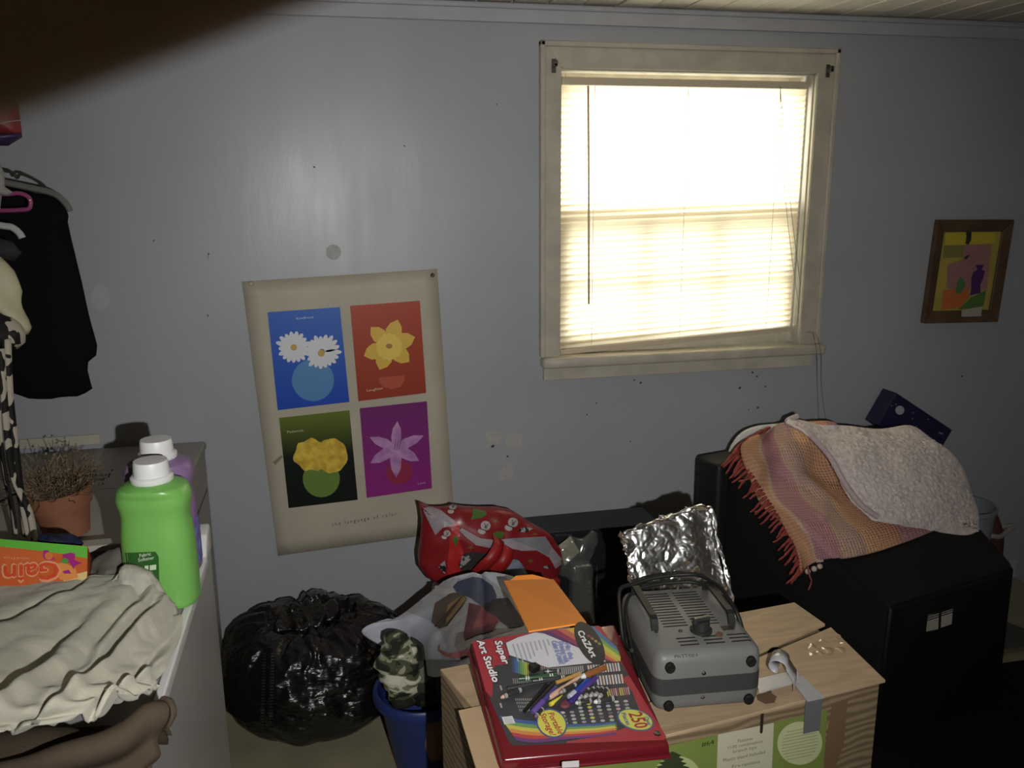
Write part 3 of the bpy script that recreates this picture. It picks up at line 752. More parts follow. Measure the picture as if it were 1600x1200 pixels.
low = [[W(-190, 1070, -1.83), W(0, 1062, -1.85), W(60, 1070, -1.85), W(120, 1080, -1.84), W(190, 1078, -1.80), W(234, 1074, -1.765)],
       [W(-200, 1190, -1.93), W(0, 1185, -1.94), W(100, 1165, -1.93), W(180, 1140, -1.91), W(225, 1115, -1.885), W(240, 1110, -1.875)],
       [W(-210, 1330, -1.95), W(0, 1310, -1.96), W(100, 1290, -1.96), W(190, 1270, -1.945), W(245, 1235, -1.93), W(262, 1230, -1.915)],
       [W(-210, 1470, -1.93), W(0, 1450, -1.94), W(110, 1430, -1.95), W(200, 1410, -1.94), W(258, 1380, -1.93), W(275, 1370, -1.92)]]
M_shade_cloth = mat('shade_brown_cloth', (.075, .055, .038), .9, var=.12, scale=8, bump=.12, bscale=200, spec=.1)  # added cloth: its dark brown stands in for shade at the lower left
tag(obj('shade_drape', lattice([[p+V3(0, .09, -.15) for p in low[0]]]+low[1:], 110, 100, .006, hang_fold), M_shade_cloth, None, 'all'), 'added cloth over the appliance front, lower left shade put into its dark brown colour', 'bedding')
# a crumpled lace-like edge piece near the bottle
def crumple(p): return .012*fbm(p, 16, 4)+.010*(abs(noise.noise(p*22))-.3)
out = [W(150, 945, -1.43), W(165, 912, -1.42), W(188, 890, -1.415), W(215, 897, -1.415), W(245, 915, -1.425), W(270, 945, -1.44), W(278, 968, -1.46), W(262, 1000, -1.50), W(225, 1010, -1.52), W(180, 985, -1.5)]
bm = puff(dens(catmull(out, 4, True), .005), .03, .02, 14, None, lambda p: crumple(p)+.008*math.sin(70*(p.x*.8+p.z*.9)+4*noise.noise(p*12)))
tag(obj('crumpled_cloth', bm, mat('greyish_cloth', (.38, .365, .31), .85, var=.16, scale=40, bump=.3, bscale=150, spec=.2), None, 'all'), 'crumpled greyish cloth bunched on the sheet beside the green bottle', 'cloth')
out = [W(138, 905, -1.34), W(142, 880, -1.32), W(165, 866, -1.31), W(188, 860, -1.31), W(200, 880, -1.33), W(190, 900, -1.36), W(165, 906, -1.37)]
tag(obj('dark_cloth', puff(dens(catmull(out, 4, True), .006), .03, .02, 9, None, crumple), mat('grey_brown_cloth', (.13, .12, .105), .8, var=.2, scale=30), None, 'all'), 'small grey brown cloth between the orange carton and the bottle', 'cloth')
out = [W(62, 845, -1.22), W(70, 833, -1.21), W(95, 832, -1.21), W(118, 840, -1.21), W(125, 852, -1.22), W(90, 862, -1.23)]
tag(obj('navy_cloth', puff(dens(catmull(out, 4, True), .006), .02, .02, 7, None, crumple), ramp_mat('navy_cloth', [(.3, (.006, .006, .008)), (.55, (.012, .018, .06))], scale=30, const=False), None, 'all'), 'small black and navy cloth in front of the terracotta pot', 'cloth')

# dryer sheet carton --------------------------------------------------------
gain = thing('dryer_sheet_carton', 'orange and green carton lying upside down on the sheet', 'carton', (-.56, -1.34, .96))
ga, gbq, gc, gd = W(137, 853, -1.325), W(136, 911, -1.375), W(-70, 922, -1.385), W(-70, 838, -1.325)
gn = (gbq-ga).cross(gd-ga).normalized()
if gn.dot(CAM-ga) < 0: gn = -gn
gp = [gc, gbq, ga, gd]; gback = [p-gn*.055 for p in gp]
gcart = obj('carton', hexa(gback+gp, .001, 1), mat('orange_card', rgb(214, 92, 30), .5), gain)
def G_(x, y): return (x/4, 640+y/4)
gg = lambda pts, off: flat([G_(*p) for p in pts], ga, gn, off)
obj('green_band', gg([(-270, 790), (0, 808), (545, 855), (545, 930), (380, 900), (230, 880), (0, 855), (-270, 840)], .0006), ink(rgb(92, 190, 52)), gcart)
obj('pale_corner', gg([(380, 1085), (430, 1040), (545, 1010), (543, 1085)], .0006), ink(rgb(225, 190, 120)), gcart)
bm = BM()
for p in ([(270, 880), (300, 878), (345, 935), (300, 945), (270, 925)], [(390, 905), (440, 893), (470, 900), (465, 940), (515, 960), (470, 975), (460, 1000), (440, 960), (400, 950)], [(390, 1010), (430, 1000), (445, 1025), (400, 1025)]):
    flat([G_(*q) for q in p], ga, gn, .001, bm)
obj('pink_flower', bm, ink(rgb(176, 30, 130)), gcart)
bm = BM()
for p in ([(360, 960), (400, 955), (470, 990), (490, 1050), (420, 1070), (370, 1060)], ): flat([G_(*q) for q in p], ga, gn, .0008, bm)
obj('yellow_glow', bm, ink(rgb(232, 140, 60)), gcart)
obj('green_leaf', gg([(380, 945), (405, 925), (430, 940), (420, 965), (390, 960)], .0012), ink(rgb(80, 150, 60)), gcart)
obj('swirl', flat([G_(*p) for p in ell(305, 915, 26, 24, .5, 16)], ga, gn, .0012), ink(rgb(226, 120, 50)), gcart)
obj('logo_outline', text('Gain', G_(372, 946), G_(18, 972), G_(376, 1072), ga, gn, .0014, fat=.0022), ink(rgb(238, 150, 105)), gcart)
obj('logo', text('Gain', G_(366, 954), G_(25, 978), G_(369, 1060), ga, gn, .0018, fat=.0008), ink(rgb(226, 70, 28)), gcart)
obj('small_print', text('Island Fresh', G_(180, 925), G_(20, 918), G_(179, 940), ga, gn, .0012), ink(rgb(235, 165, 110)), gcart)

# hanging clothes ------------------------------------------------------------
rod = thing('clothes_rail', 'clothes rail beyond the left edge carrying the hanging garments', 'rail', (-1.12, -.65, 1.76))
obj('rod', tube([V3(-1.12, 0, 1.79), V3(-1.12, -1.25, 1.79)], .014, 14), mat('rail_metal', (.35, .35, .35), .35, metal=.8), rod, True)
for yy in (-.004, -1.21): obj('bracket', box((-1.15, yy-.02, 1.76), (-1.09, yy+.004 if yy > -.1 else yy+.02, 1.84), None, .003), M_brk, rod)
obj('ceiling_stay', tube([V3(-1.12, -1.21, 1.83), V3(-1.12, -1.21, 2.257)], .006, 8), M_brk, rod)
def hanger(label, pts, y, r, col, rough=.3, hook=True):
    t = thing('clothes_hanger', label, 'hanger', W(pts[0][0], pts[0][1], y))
    P = [W(px, py, y) for px, py in pts]
    obj('shoulder_bar', tube(catmull(P, 6), r, 8), mat('hanger_plastic', col, rough), t, True)
    a = P[0]; top_ = V3(-1.12, y, 1.79)
    hk = [a, a.lerp(top_, .55)+V3(0, 0, .0), top_+V3(.02, 0, .0), top_+V3(.0, 0, .021), top_+V3(-.02, 0, .002)]
    obj('hook', tube(catmull(hk, 5), .0035, 7), mat('hanger_plastic', col, rough), t, True)
hanger('grey plastic hanger holding the black top', [(-95, 268), (-20, 280), (50, 294), (85, 303), (103, 318), (110, 330)], -.36, .0085, (.17, .17, .155))
hanger('dark olive hanger hooked above the black top', [(-60, 262), (14, 268), (26, 278), (34, 272), (64, 286), (68, 297), (20, 293), (-40, 285)], -.30, .004, (.045, .045, .035))
hanger('magenta plastic hanger in front of the black top', [(-80, 292), (0, 303), (30, 302), (46, 310), (46, 325), (30, 328), (0, 329), (-80, 330)], -.56, .0052, (.30, .06, .16))
hanger('white plastic hanger, nearest of those at the left edge', [(-80, 338), (0, 352), (18, 355), (30, 364), (35, 372)], -.72, .0078, (.42, .42, .41))
M_blk = mat('black_knit', (.006, .006, .0065), .95, spec=.1, bump=.1, bscale=300)
out = [W(*p, -.35) for p in ((-70, 285), (0, 292), (40, 296), (85, 308), (102, 322), (108, 336), (106, 345), (118, 390), (130, 440), (144, 505), (151, 540), (150, 555), (140, 566), (139, 578), (146, 608), (120, 618), (80, 625), (45, 621), (0, 612), (-70, 610))]
bt = tag(obj('knit_shirt', puff(dens(out, .02), .05, .04, 7, W(30, 460, -.35), lambda p: .006*math.sin(p.x*60+2*noise.noise(p*6))*.6), M_blk, None, 'all'), 'black long sleeved top on a grey hanger against the wall', 'clothing')
out = [W(*p, -.72) for p in ((-60, 375), (0, 372), (20, 378), (34, 395), (22, 408), (0, 402), (-60, 410))]
tag(obj('dark_strap_top', puff(dens(out, .015), .025, .02, 6), mat('dark_cloth', (.014, .013, .013), .8), None, 'all'), 'dark garment on the white hanger at the left edge', 'clothing')
out = [W(*p, -.74) for p in ((-60, 400), (0, 405), (18, 425), (34, 455), (41, 490), (45, 512), (43, 521), (20, 505), (0, 490), (-60, 480))]
tag(obj('cream_garment', puff(dens(out, .012), .04, .03, 7, None, lambda p: .006*math.sin(p.x*90+p.z*60)), mat('cream_satin', (.50, .46, .31), .6, var=.1, scale=10), None, 'all'), 'cream garment bulging out between the leopard scarf and black top', 'clothing')
M_leo = ramp_mat('leopard_print', [(0, (.01, .009, .008)), (.47, (.01, .009, .008)), (.5, (.42, .38, .31)), (1, (.45, .41, .35))], scale=26, rough=.7, detail=1, dist=.6, stretch=(1.6, 1.6, .7))
scarf = thing('leopard_scarf', 'black and cream leopard print scarf knotted at the left edge', 'scarf', W(20, 840, -.88))
out = [W(*p, -.86) for p in ((-60, 470), (0, 485), (20, 500), (42, 520), (40, 535), (26, 543), (10, 548), (-60, 560))]
obj('knot', puff(dens(out, .012), .045, .03, 7, None, lambda p: .005*math.sin(p.x*120)), M_leo, scarf, 'all')
for k, pts in enumerate((((4, 530), (6, 600), (14, 680), (28, 760), (38, 838)), ((12, 530), (16, 620), (27, 720), (34, 780), (46, 842)), ((-6, 530), (-4, 620), (4, 720), (18, 790), (24, 836)), ((2, 545), (8, 640), (20, 740), (46, 800), (54, 845)))):
    P = catmull([W(x, y, -.89-.012*k) for x, y in pts], 5)
    obj('tail', ribbon(P, V3(.0105, .008 if k % 2 else -.008, 0), .004), M_leo, scarf, 'all')
bag2 = thing('red_hanging_bag', 'small red bag with a navy bottom hanging at the upper left edge', 'bag', W(5, 227, -.62))
y = -.62
def slab(pts, y, th, m, par, nm, **k): return obj(nm, puff(dens([W(*p, y) for p in pts], .012), th, th, 6, None, None), m, par, 'all')
slab(((-60, 150), (22, 148), (29, 165), (34, 205), (34, 212), (-60, 209)), y, .03, mat('red_nylon', (.20, .012, .014), .5), bag2, 'upper_body')
slab(((-60, 206), (34, 208), (35, 214), (12, 228), (-60, 226)), y, .031, mat('navy_nylon', (.03, .012, .06), .5), bag2, 'base')
obj('white_piping', tube([W(-60, 195, y-.03), W(0, 193, y-.031), W(20, 189, y-.024), W(32, 188, y-.008)], .0012, 5), ink((.5, .45, .45)), bag2)
obj('hanging_strap', ribbon([W(2, 155, y), W(-60, 60, y), V3(-1.105, y, 1.772)], V3(.014, 0, .006), .002), mat('red_nylon', (.20, .012, .014), .5), bag2)
out = [W(*p, -.66) for p in ((-60, 250), (0, 256), (7, 270), (8, 292), (20, 300), (14, 306), (3, 302), (0, 330), (-60, 335))]
tag(obj('grey_garment', puff(dens(out, .012), .02, .02, 6), mat('grey_cloth', (.26, .25, .23), .8), None, 'all'), 'pale grey garment behind the magenta hanger at the left edge', 'clothing')

# ------------------------------------------------------------------ centre left: rubbish bag, bucket, camouflage bag
def trash():
    bm = BM(); bmesh.ops.create_icosphere(bm, subdivisions=7, radius=1)
    c = V3(-.10, -.345, 0)
    for v in bm.verts:
        d = v.co.copy(); a = math.atan2(d.y, d.x)
        z = d.z; 
        rr = math.sqrt(max(0, 1-z*z)); rr = rr**(.62 if z > 0 else .40)
        zz_ = .19+.185*z if z > 0 else .19*(1-abs(z)**1.25)
        rad = V3(math.cos(a)*rr*.292, math.sin(a)*rr*.262, 0)
        p = c+rad+V3(0, 0, max(zz_, 0))
        q = V3(math.cos(a)*2.2, math.sin(a)*2.2, z*1.2)
        k = .018*noise.noise(q*1.1)+.007*fbm(q, 2.6, 3)
        g = max(0, (z-.35)/.65)                     # gathers towards the tied neck
        k += g*g*(.010*math.sin(a*11+4*noise.noise(q*2))+.008*noise.noise(V3(a*5, z*2, 1)))+.020*noise.noise(q*1.7+V3(2, 2, 2))
        w1 = 1.8*noise.noise(p*4)+p.x*3
        k += (.007*ridge(V3(p.x*4, p.y*4, p.z*20+w1), 1)+.005*ridge(V3(p.x*8, p.y*8, p.z*46+2*w1), 1)+.002*ridge(V3(p.x*14, p.y*14, p.z*95+3*w1), 1))*(1-.8*g)-.008
        k += g*(.006*math.sin(a*23+5*noise.noise(q*3)))
        if z < -.45: k *= max(.25, 1-(-.45-z)*2.5)
        nrm = V3(math.cos(a)*rr, math.sin(a)*rr, z*.8).normalized()
        p = p+nrm*k
        if z > .78: p.z -= .05*(z-.78)/.22*(1 if rr < .5 else .2)
        p.z = max(.004, p.z); v.co = p
    return bm
bm = trash()
M_bag = mat('black_bag_film', (.006, .006, .0065), .24, spec=.6, bump=.6, bscale=22, stretch=(1, 1, 3.5))
tb = thing('rubbish_bag', 'large shiny black rubbish bag on the floor by the wall', 'bag', (-.125, -.315, 0))
tbody = obj('film', bm, M_bag, tb, 'all', keep='trash')
out = []
nk = catmull([V3(-.22, -.36, .335), V3(-.17, -.30, .365), V3(-.08, -.27, .365), V3(-.02, -.29, .345), V3(-.06, -.36, .33), V3(-.14, -.39, .33)], 5, True)
obj('knotted_neck', puff(dens(nk, .006), .016, .02, 10, None, lambda p: .014*fbm(p, 22, 4)+.006*math.sin(p.x*150+3*noise.noise(p*20)), dirn=(0, 0, 1)), M_bag, tb, 'all')
bm = BM()
for k in range(26):
    yy = 1020+k*4.6
    for xx in (408, 421): onto([(xx-3-.15*k+6, yy), (xx+3-.15*k+6, yy), (xx+3-.15*k+6, yy+2.6), (xx-3-.15*k+6, yy+2.6)], BV['trash'], .002, bm, 8)
obj('faint_printing', bm, ink((.02, .02, .022), .6), tbody)
bk = thing('blue_bucket', 'blue plastic bucket on the floor beside the rubbish bag', 'bucket', (.185, -.58, 0))
BC = V3(.212, -.665, 0)
M_blue = mat('blue_plastic', (.022, .040, .17), .4, spec=.4)
prof = [(.076, .004), (.082, 0), (.086, .01), (.124, .222), (.126, .226), (.141, .228), (.145, .234), (.145, .256), (.140, .262), (.131, .260), (.125, .24), (.081, .012), (.001, .010)]
obj('body', lathe(prof, c=BC, n=48, keep=None) if False else lathe(prof, c=BC, n=48), M_blue, bk, True, keep='bucket')
obj('sticker', onto([(668, 1128), (690, 1122), (692, 1186), (672, 1190), (664, 1165)], BV['bucket'], .0008, None, 5), ink(rgb(128, 100, 84), .6), bk)
M_camo = ramp_mat('camouflage', [(0, (.018, .02, .014)), (.40, (.07, .075, .04)), (.46, (.30, .31, .21)), (.51, (.58, .59, .46)), (.66, (.22, .23, .14))], scale=13, rough=.8, detail=2, stretch=(1, 1, 2), dist=.6)
cm = thing('camouflage_cloth', 'green camouflage cloth bundle stuffed in the blue bucket', 'cloth', (.18, -.60, .2))
out = [W(*p, -.76) for p in ((603, 1075), (596, 1050), (590, 1030), (602, 1012), (606, 995), (622, 990), (640, 996), (648, 1012), (655, 1035), (660, 1062), (655, 1078), (648, 1100), (612, 1100))]
obj('bright_side', puff(dens(catmull(out, 3, True), .01), .05, .05, 9, None, lambda p: .012*fbm(p, 18, 3)+.006*math.sin(p.z*160)), M_camo, cm, 'all')
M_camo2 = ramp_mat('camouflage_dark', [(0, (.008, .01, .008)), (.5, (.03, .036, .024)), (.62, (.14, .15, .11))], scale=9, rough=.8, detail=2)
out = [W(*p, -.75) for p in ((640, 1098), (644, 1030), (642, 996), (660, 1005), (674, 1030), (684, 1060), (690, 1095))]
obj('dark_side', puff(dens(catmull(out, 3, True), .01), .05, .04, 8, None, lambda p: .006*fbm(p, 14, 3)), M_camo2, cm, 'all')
tag(obj('orange_stub', tube([Z(614, 1174, .008), Z(638, 1190, .008)], .0075, 12), mat('orange_wax', rgb(190, 105, 40), .6)), 'short orange brown stub lying on the floor by the bucket', 'stub')

# ------------------------------------------------------------------ bags by the wall
gbag = thing('grey_shopping_bag', 'large grey blue shopping bag with brown and dark red print', 'bag', (.40, -.62, 0))
gr = [[W(692, 907, -.60), W(715, 899, -.63), W(758, 893, -.68), W(800, 899, -.76), W(870, 925, -.88)],
      [W(628, 958, -.58), W(680, 948, -.68), W(748, 942, -.80), W(810, 942, -.90), W(885, 955, -1.0)],
      [W(567, 984, -.55), W(640, 988, -.64), W(722, 985, -.95), W(800, 983, -1.08), W(890, 982, -1.12)],
      [W(598, 1012, -.57), W(650, 1024, -.68), W(716, 1022, -1.12), W(790, 1008, -1.21), W(890, 1000, -1.22)],
      [W(640, 1042, -.63), W(676, 1058, -.85), W(722, 1048, -1.26), W(790, 1028, -1.31), W(890, 1015, -1.30)]]
bm = lattice(gr, 60, 70, .035, lambda u, v, p: .006*fbm(p, 9, 3)+.010*(abs(noise.noise(p*6))-.2)-.012*math.exp(-((u-.45-.3*v)/.03)**2))
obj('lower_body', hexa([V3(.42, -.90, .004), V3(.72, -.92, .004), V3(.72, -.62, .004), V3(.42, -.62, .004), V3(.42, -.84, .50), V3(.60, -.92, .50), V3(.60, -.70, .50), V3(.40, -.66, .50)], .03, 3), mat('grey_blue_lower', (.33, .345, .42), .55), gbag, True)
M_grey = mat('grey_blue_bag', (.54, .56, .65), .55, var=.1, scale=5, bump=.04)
gbody_ = obj('body', bm, M_grey, gbag, 'all', keep='greybag')
GBV = BV['greybag']
def c4(pts): return [(560+x*.1625, 880+y*.1625) for x, y in pts]
for nm, pts, c in (('pale_print', [(430, 450), (560, 350), (700, 190), (860, 145), (1000, 150), (1150, 80), (1300, 190), (1430, 290), (1580, 560), (1500, 640), (1100, 760), (1050, 900), (900, 940), (850, 800), (780, 640), (700, 560)], (126, 128, 132)),
                   ('brown_print', [(740, 385), (900, 285), (1000, 290), (1050, 345), (1000, 430), (905, 545), (860, 610), (780, 635), (705, 570), (715, 500)], (70, 60, 52)),
                   ('tan_print', [(870, 410), (1000, 320), (1050, 350), (990, 430), (900, 545), (850, 600), (850, 500)], (112, 88, 58)),
                   ('navy_print', [(910, 230), (960, 180), (1100, 135), (1200, 150), (1290, 220), (1330, 310), (1330, 360), (1180, 420), (1080, 340), (950, 290)], (50, 56, 76)),
                   ('dark_print', [(1180, 420), (1330, 350), (1440, 340), (1560, 520), (1600, 600), (1450, 630), (1300, 520)], (42, 36, 36)),
                   ('maroon_print', [(1070, 390), (1170, 420), (1360, 560), (1300, 660), (1140, 700), (1030, 750), (1020, 690)], (78, 40, 46)),
                   ('red_print', [(1180, 430), (1370, 560), (1280, 600), (1100, 640)], (110, 48, 55)),
                   ('red_stripe', [(800, 775), (800, 830), (880, 880), (1000, 870), (1060, 830), (1070, 900), (960, 935), (860, 910), (785, 850)], (140, 70, 68)),
                   ('cuff_print', [(720, 250), (760, 225), (880, 260), (940, 290), (860, 310), (740, 300)], (135, 132, 130))):
    off = .0012+.0006*['pale_print', 'brown_print', 'navy_print', 'dark_print', 'maroon_print', 'red_print', 'tan_print', 'red_stripe', 'cuff_print'].index(nm)
    obj(nm, onto(c4(pts), GBV, off, None, 7), ink(rgb(*[min(255, q*1.32) for q in c]), .55), gbody_)

st = BM()
for k in range(6):
    x0, y0 = 1010-k*26, 335+k*34; onto(c4([(x0, y0), (x0+10, y0+4), (x0-105-k*3, y0+128), (x0-117-k*3, y0+120)]), GBV, .0075, st, 7)
obj('dark_stripes', st, ink(rgb(70, 54, 38), .6), gbody_)
rbag = thing('red_holiday_bag', 'shiny red bag printed with snowmen and trees against the wall', 'bag', (.48, -.28, 0))
M_red = mat('red_film', (.235, .014, .018), .32, var=.12, scale=6, bump=.12, bscale=14, spec=.5)
out = [W(*p, -.32) for p in ((654, 785), (664, 790), (684, 792), (710, 790), (740, 792), (778, 794), (800, 800), (830, 816), (850, 826), (866, 840), (876, 855), (880, 876), (868, 900), (840, 930), (800, 935), (720, 930), (690, 915), (672, 903), (657, 883), (655, 850), (656, 815))]
out2 = []
bm = puff(dens(out, .010), .065, .09, 14, W(760, 862, -.32), lambda p: .007*fbm(p, 8, 3)+.014*(abs(noise.noise(p*7+V3(2, 0, 0)))-.25)+.006*(abs(noise.noise(p*17))-.25), power=.45)
rbody = obj('body', bm, M_red, rbag, 'all', keep='redbag'); RB = BV['redbag']
obj('lower_body', hexa([V3(.30, -.33, .004), V3(.66, -.33, .004), V3(.66, -.22, .004), V3(.30, -.22, .004), V3(.29, -.35, .40), V3(.72, -.37, .40), V3(.72, -.27, .40), V3(.29, -.27, .40)], .02, 3), M_red, rbag, True)
def c8(pts): return [(640+x*.1625, 780+y*.1625) for x, y in pts]
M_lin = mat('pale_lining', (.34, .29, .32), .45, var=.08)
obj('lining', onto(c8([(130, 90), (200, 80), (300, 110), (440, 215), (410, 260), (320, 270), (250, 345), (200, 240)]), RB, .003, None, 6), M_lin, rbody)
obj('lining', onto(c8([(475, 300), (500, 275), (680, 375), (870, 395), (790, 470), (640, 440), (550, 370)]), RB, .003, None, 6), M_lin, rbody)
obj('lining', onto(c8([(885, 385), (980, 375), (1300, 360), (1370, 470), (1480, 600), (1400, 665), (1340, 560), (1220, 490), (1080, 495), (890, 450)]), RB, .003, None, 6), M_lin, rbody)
obj('inside_shade', onto(c8([(960, 380), (1300, 365), (1360, 460), (1330, 540), (1200, 470)]), RB, .0036, None, 6), mat('shaded_lining', (.22, .22, .25), .5), rbody)  # shade inside the bag painted as a darker patch on the lining
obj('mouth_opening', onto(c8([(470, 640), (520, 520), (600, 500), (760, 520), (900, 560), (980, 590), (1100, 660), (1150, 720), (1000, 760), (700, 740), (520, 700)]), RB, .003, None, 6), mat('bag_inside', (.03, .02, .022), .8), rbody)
k = 0
for cx, cy, s, a in ((720, 270, 1, .25), (980, 240, 1, .35), (410, 85, .8, 0), (355, 335, .7, .3)):
    sm = BM(); 
    def T_(x, y): return (cx+(x*math.cos(a)-y*math.sin(a))*s, cy+(x*math.sin(a)+y*math.cos(a))*s)
    onto(c8([T_(x, y) for x, y in ell(5, -18, 48, 44)]), RB, .0030, sm, 5); onto(c8([T_(x, y) for x, y in ell(-18, 45, 38, 26)]), RB, .0030, sm, 5)
    sn = obj('snowman_print', sm, ink(rgb(178, 170, 172), .4), rbody)
    sd = BM()
    for x, y, w, h in ((-8, -30, 5, 7), (22, -32, 5, 7), (4, -6, 5, 20), (16, -8, 4, 20), (-10, 26, 40, 4)): onto(c8([T_(*q) for q in ell(x, y, w, h, 0, 8)]), RB, .0042, sd, 5)
    obj('snowman_face', sd, ink(rgb(25, 22, 25), .5), sn)
tr_ = BM()
for pts in ([(600, 90), (730, 120), (740, 150), (700, 180), (590, 195), (605, 150)], [(800, 330), (850, 305), (910, 320), (870, 345), (890, 375), (810, 375)], [(420, 350), (470, 370), (450, 450), (415, 400)]): onto(c8(pts), RB, .003, tr_, 5)
obj('green_tree_print', tr_, ink(rgb(72, 112, 38), .45), rbody)
tr_ = BM()
for cx, cy in ((825, 210), (585, 460), (1160, 590), (1200, 335)):
    for q in range(5):
        a = q*1.256+.3; onto(c8([(cx+6*math.cos(a+1.57), cy+6*math.sin(a+1.57)), (cx+44*math.cos(a), cy+34*math.sin(a)), (cx-6*math.cos(a+1.57), cy-6*math.sin(a+1.57))]), RB, .003, tr_, 5)
obj('leaf_print', tr_, ink(rgb(120, 98, 40), .45), rbody)
M_dots = ramp_mat('dot_print', [(0, (.02, .02, .02)), (.5, (.35, .33, .33))], scale=70, rough=.4)
for pts in ([(275, 640), (340, 585), (350, 650), (345, 715)], [(500, 545), (560, 525), (590, 570), (540, 620), (480, 660)], [(1040, 290), (1110, 270), (1180, 285), (1120, 320), (1050, 315)], [(1280, 640), (1340, 630), (1350, 660), (1290, 660)]):
    obj('patterned_box_print', onto(c8(pts), RB, .0042, None, 5), M_dots, rbody)
obj('side_band', onto(c8([(430, 190), (480, 250), (480, 400), (520, 520), (465, 620), (490, 690), (420, 745), (365, 745), (365, 600), (380, 450), (390, 330)]), RB, .0024, None, 6), mat('bright_red', (.45, .02, .02), .4), rbody)
M_str = mat('red_strap', (.34, .014, .016), .45)
def strap(pts, w):
    P = catmull([W(640+x*.1625, 780+y*.1625, yy) for x, y, yy in pts], 6)
    return obj('handle', ribbon(P, w, .003), M_str, rbag, 'all')
strap(((850, 380, -.425), (860, 450, -.455), (800, 560, -.475), (720, 640, -.47), (640, 730, -.44)), V3(.034, 0, -.024))
strap(((890, 470, -.43), (950, 460, -.45), (940, 550, -.475), (880, 640, -.48), (760, 740, -.45)), V3(.034, 0, -.024))
out = [W(640+x*.1625, 780+y*.1625, -.43) for x, y in ((690, 700), (780, 620), (900, 640), (960, 580), (1050, 590), (1110, 680), (1120, 760), (1000, 830), (800, 830))]
tag(obj('blue_grey_cloth', puff(dens(catmull(out, 3, True), .008), .025, .02, 7, None, lambda p: .006*fbm(p, 20, 3)), mat('blue_grey', (.17, .20, .27), .7, var=.2, scale=12), None, 'all'), 'blue grey cloth poking out below the red bag handles', 'cloth')

# orange folder
env = thing('orange_folder', 'bright orange paper folder leaning from the bag onto the art case', 'folder', W(850, 985, -1.44))
M_or = mat('orange_paper', (1.0, .33, .045), .7)
e0, e1, e2, e3 = W(787, 907, -1.06), W(865, 905, -1.06), W(916, 972, -1.44), W(826, 986, -1.44)
en = (e1-e0).cross(e3-e0).normalized()
if en.z < 0: en = -en
obj('cover', hexa([e0-en*.003, e1-en*.003, e2-en*.003, e3-en*.003, e0, e1, e2, e3]), M_or, env)
obj('inner_sheet', hexa([W(795, 906, -1.05)-en*.006, W(806, 897, -1.03)-en*.006, W(832, 895, -1.03)-en*.006, W(866, 904, -1.05)-en*.006]+[W(795, 906, -1.05)-en*.004, W(806, 897, -1.03)-en*.004, W(832, 895, -1.03)-en*.004, W(866, 904, -1.05)-en*.004]), M_or, env)

# black carton behind
bc = thing('black_carton', 'flat black carton standing against the wall behind the red bag', 'carton', (.98, -.14, 0))
ca = [V3(.66, -.20, .004), V3(1.12, -.22, .004), V3(1.12, -.05, .004), V3(.66, -.05, .004)]
zt1, zt2 = .500, .500
obj('carton', hexa(ca+[V3(p.x, p.y, .50) for p in ca], .003), mat('black_card', (.012, .012, .016), .4), bc)
k = V3(.66, -.20, 0); kn = (ca[1]-ca[0]).cross(V3(0, 0, 1)).normalized()
if kn.y > 0: kn = -kn
obj('printing', text('CLEAR', (929, 942), (927, 905), (921, 942), k, kn, .0012), ink((.14, .14, .15)), bc)
bm = BM(); text('PROTECTION FILM', (868, 838), (893, 837), (868, 835), k, kn, .0012, bm); flat([(932, 885), (933, 885), (932.5, 948), (931.5, 948)], k, kn, .0012, bm)
obj('small_print', bm, ink((.10, .10, .12)), bc)
# clear packaging
CLR = bpy.data.materials.new('clear_plastic'); CLR.use_nodes = True
t = CLR.node_tree; t.nodes.remove(t.nodes['Principled BSDF'])
a = t.nodes.new('ShaderNodeBsdfTransparent'); g = t.nodes.new('ShaderNodeBsdfGlossy'); g.inputs['Roughness'].default_value = .12; d = t.nodes.new('ShaderNodeBsdfDiffuse'); d.inputs[0].default_value = (.4, .42, .4, 1)
m1 = t.nodes.new('ShaderNodeMixShader'); m1.inputs[0].default_value = .13; m2 = t.nodes.new('ShaderNodeMixShader'); m2.inputs[0].default_value = .10
t.links.new(a.outputs[0], m1.inputs[1]); t.links.new(g.outputs[0], m1.inputs[2]); t.links.new(m1.outputs[0], m2.inputs[1]); t.links.new(d.outputs[0], m2.inputs[2]); t.links.new(m2.outputs[0], t.nodes['Material Output'].inputs[0])
cp = thing('clear_package', 'clear plastic package with a pale card between red bag and foil', 'package', (.78, -.30, 0))
out = [W(*p, -.30) for p in ((868, 860), (890, 835), (912, 842), (925, 828), (934, 832), (930, 860), (920, 880), (906, 912), (880, 905), (862, 890))]
bm = puff(dens(out, .012), .03, .03, 7, None, lambda p: .010*fbm(p, 22, 3))
obj('film', bm, CLR, cp, 'all')
obj('lower_film', hexa([V3(.765, -.34, .004), V3(.86, -.34, .004), V3(.86, -.27, .004), V3(.765, -.27, .004), V3(.765, -.33, .42), V3(.84, -.33, .42), V3(.84, -.28, .42), V3(.765, -.28, .42)], .01), CLR, cp)
c0, cn = W(888, 860, -.345), V3(0, -1, 0)
obj('card', hexa([W(*p, -.31) for p in ((882, 884), (906, 862), (891, 838), (873, 852))]+[W(*p, -.314) for p in ((882, 884), (906, 862), (891, 838), (873, 852))]), mat('pale_card', (.33, .33, .24), .6, var=.2, scale=60), cp)

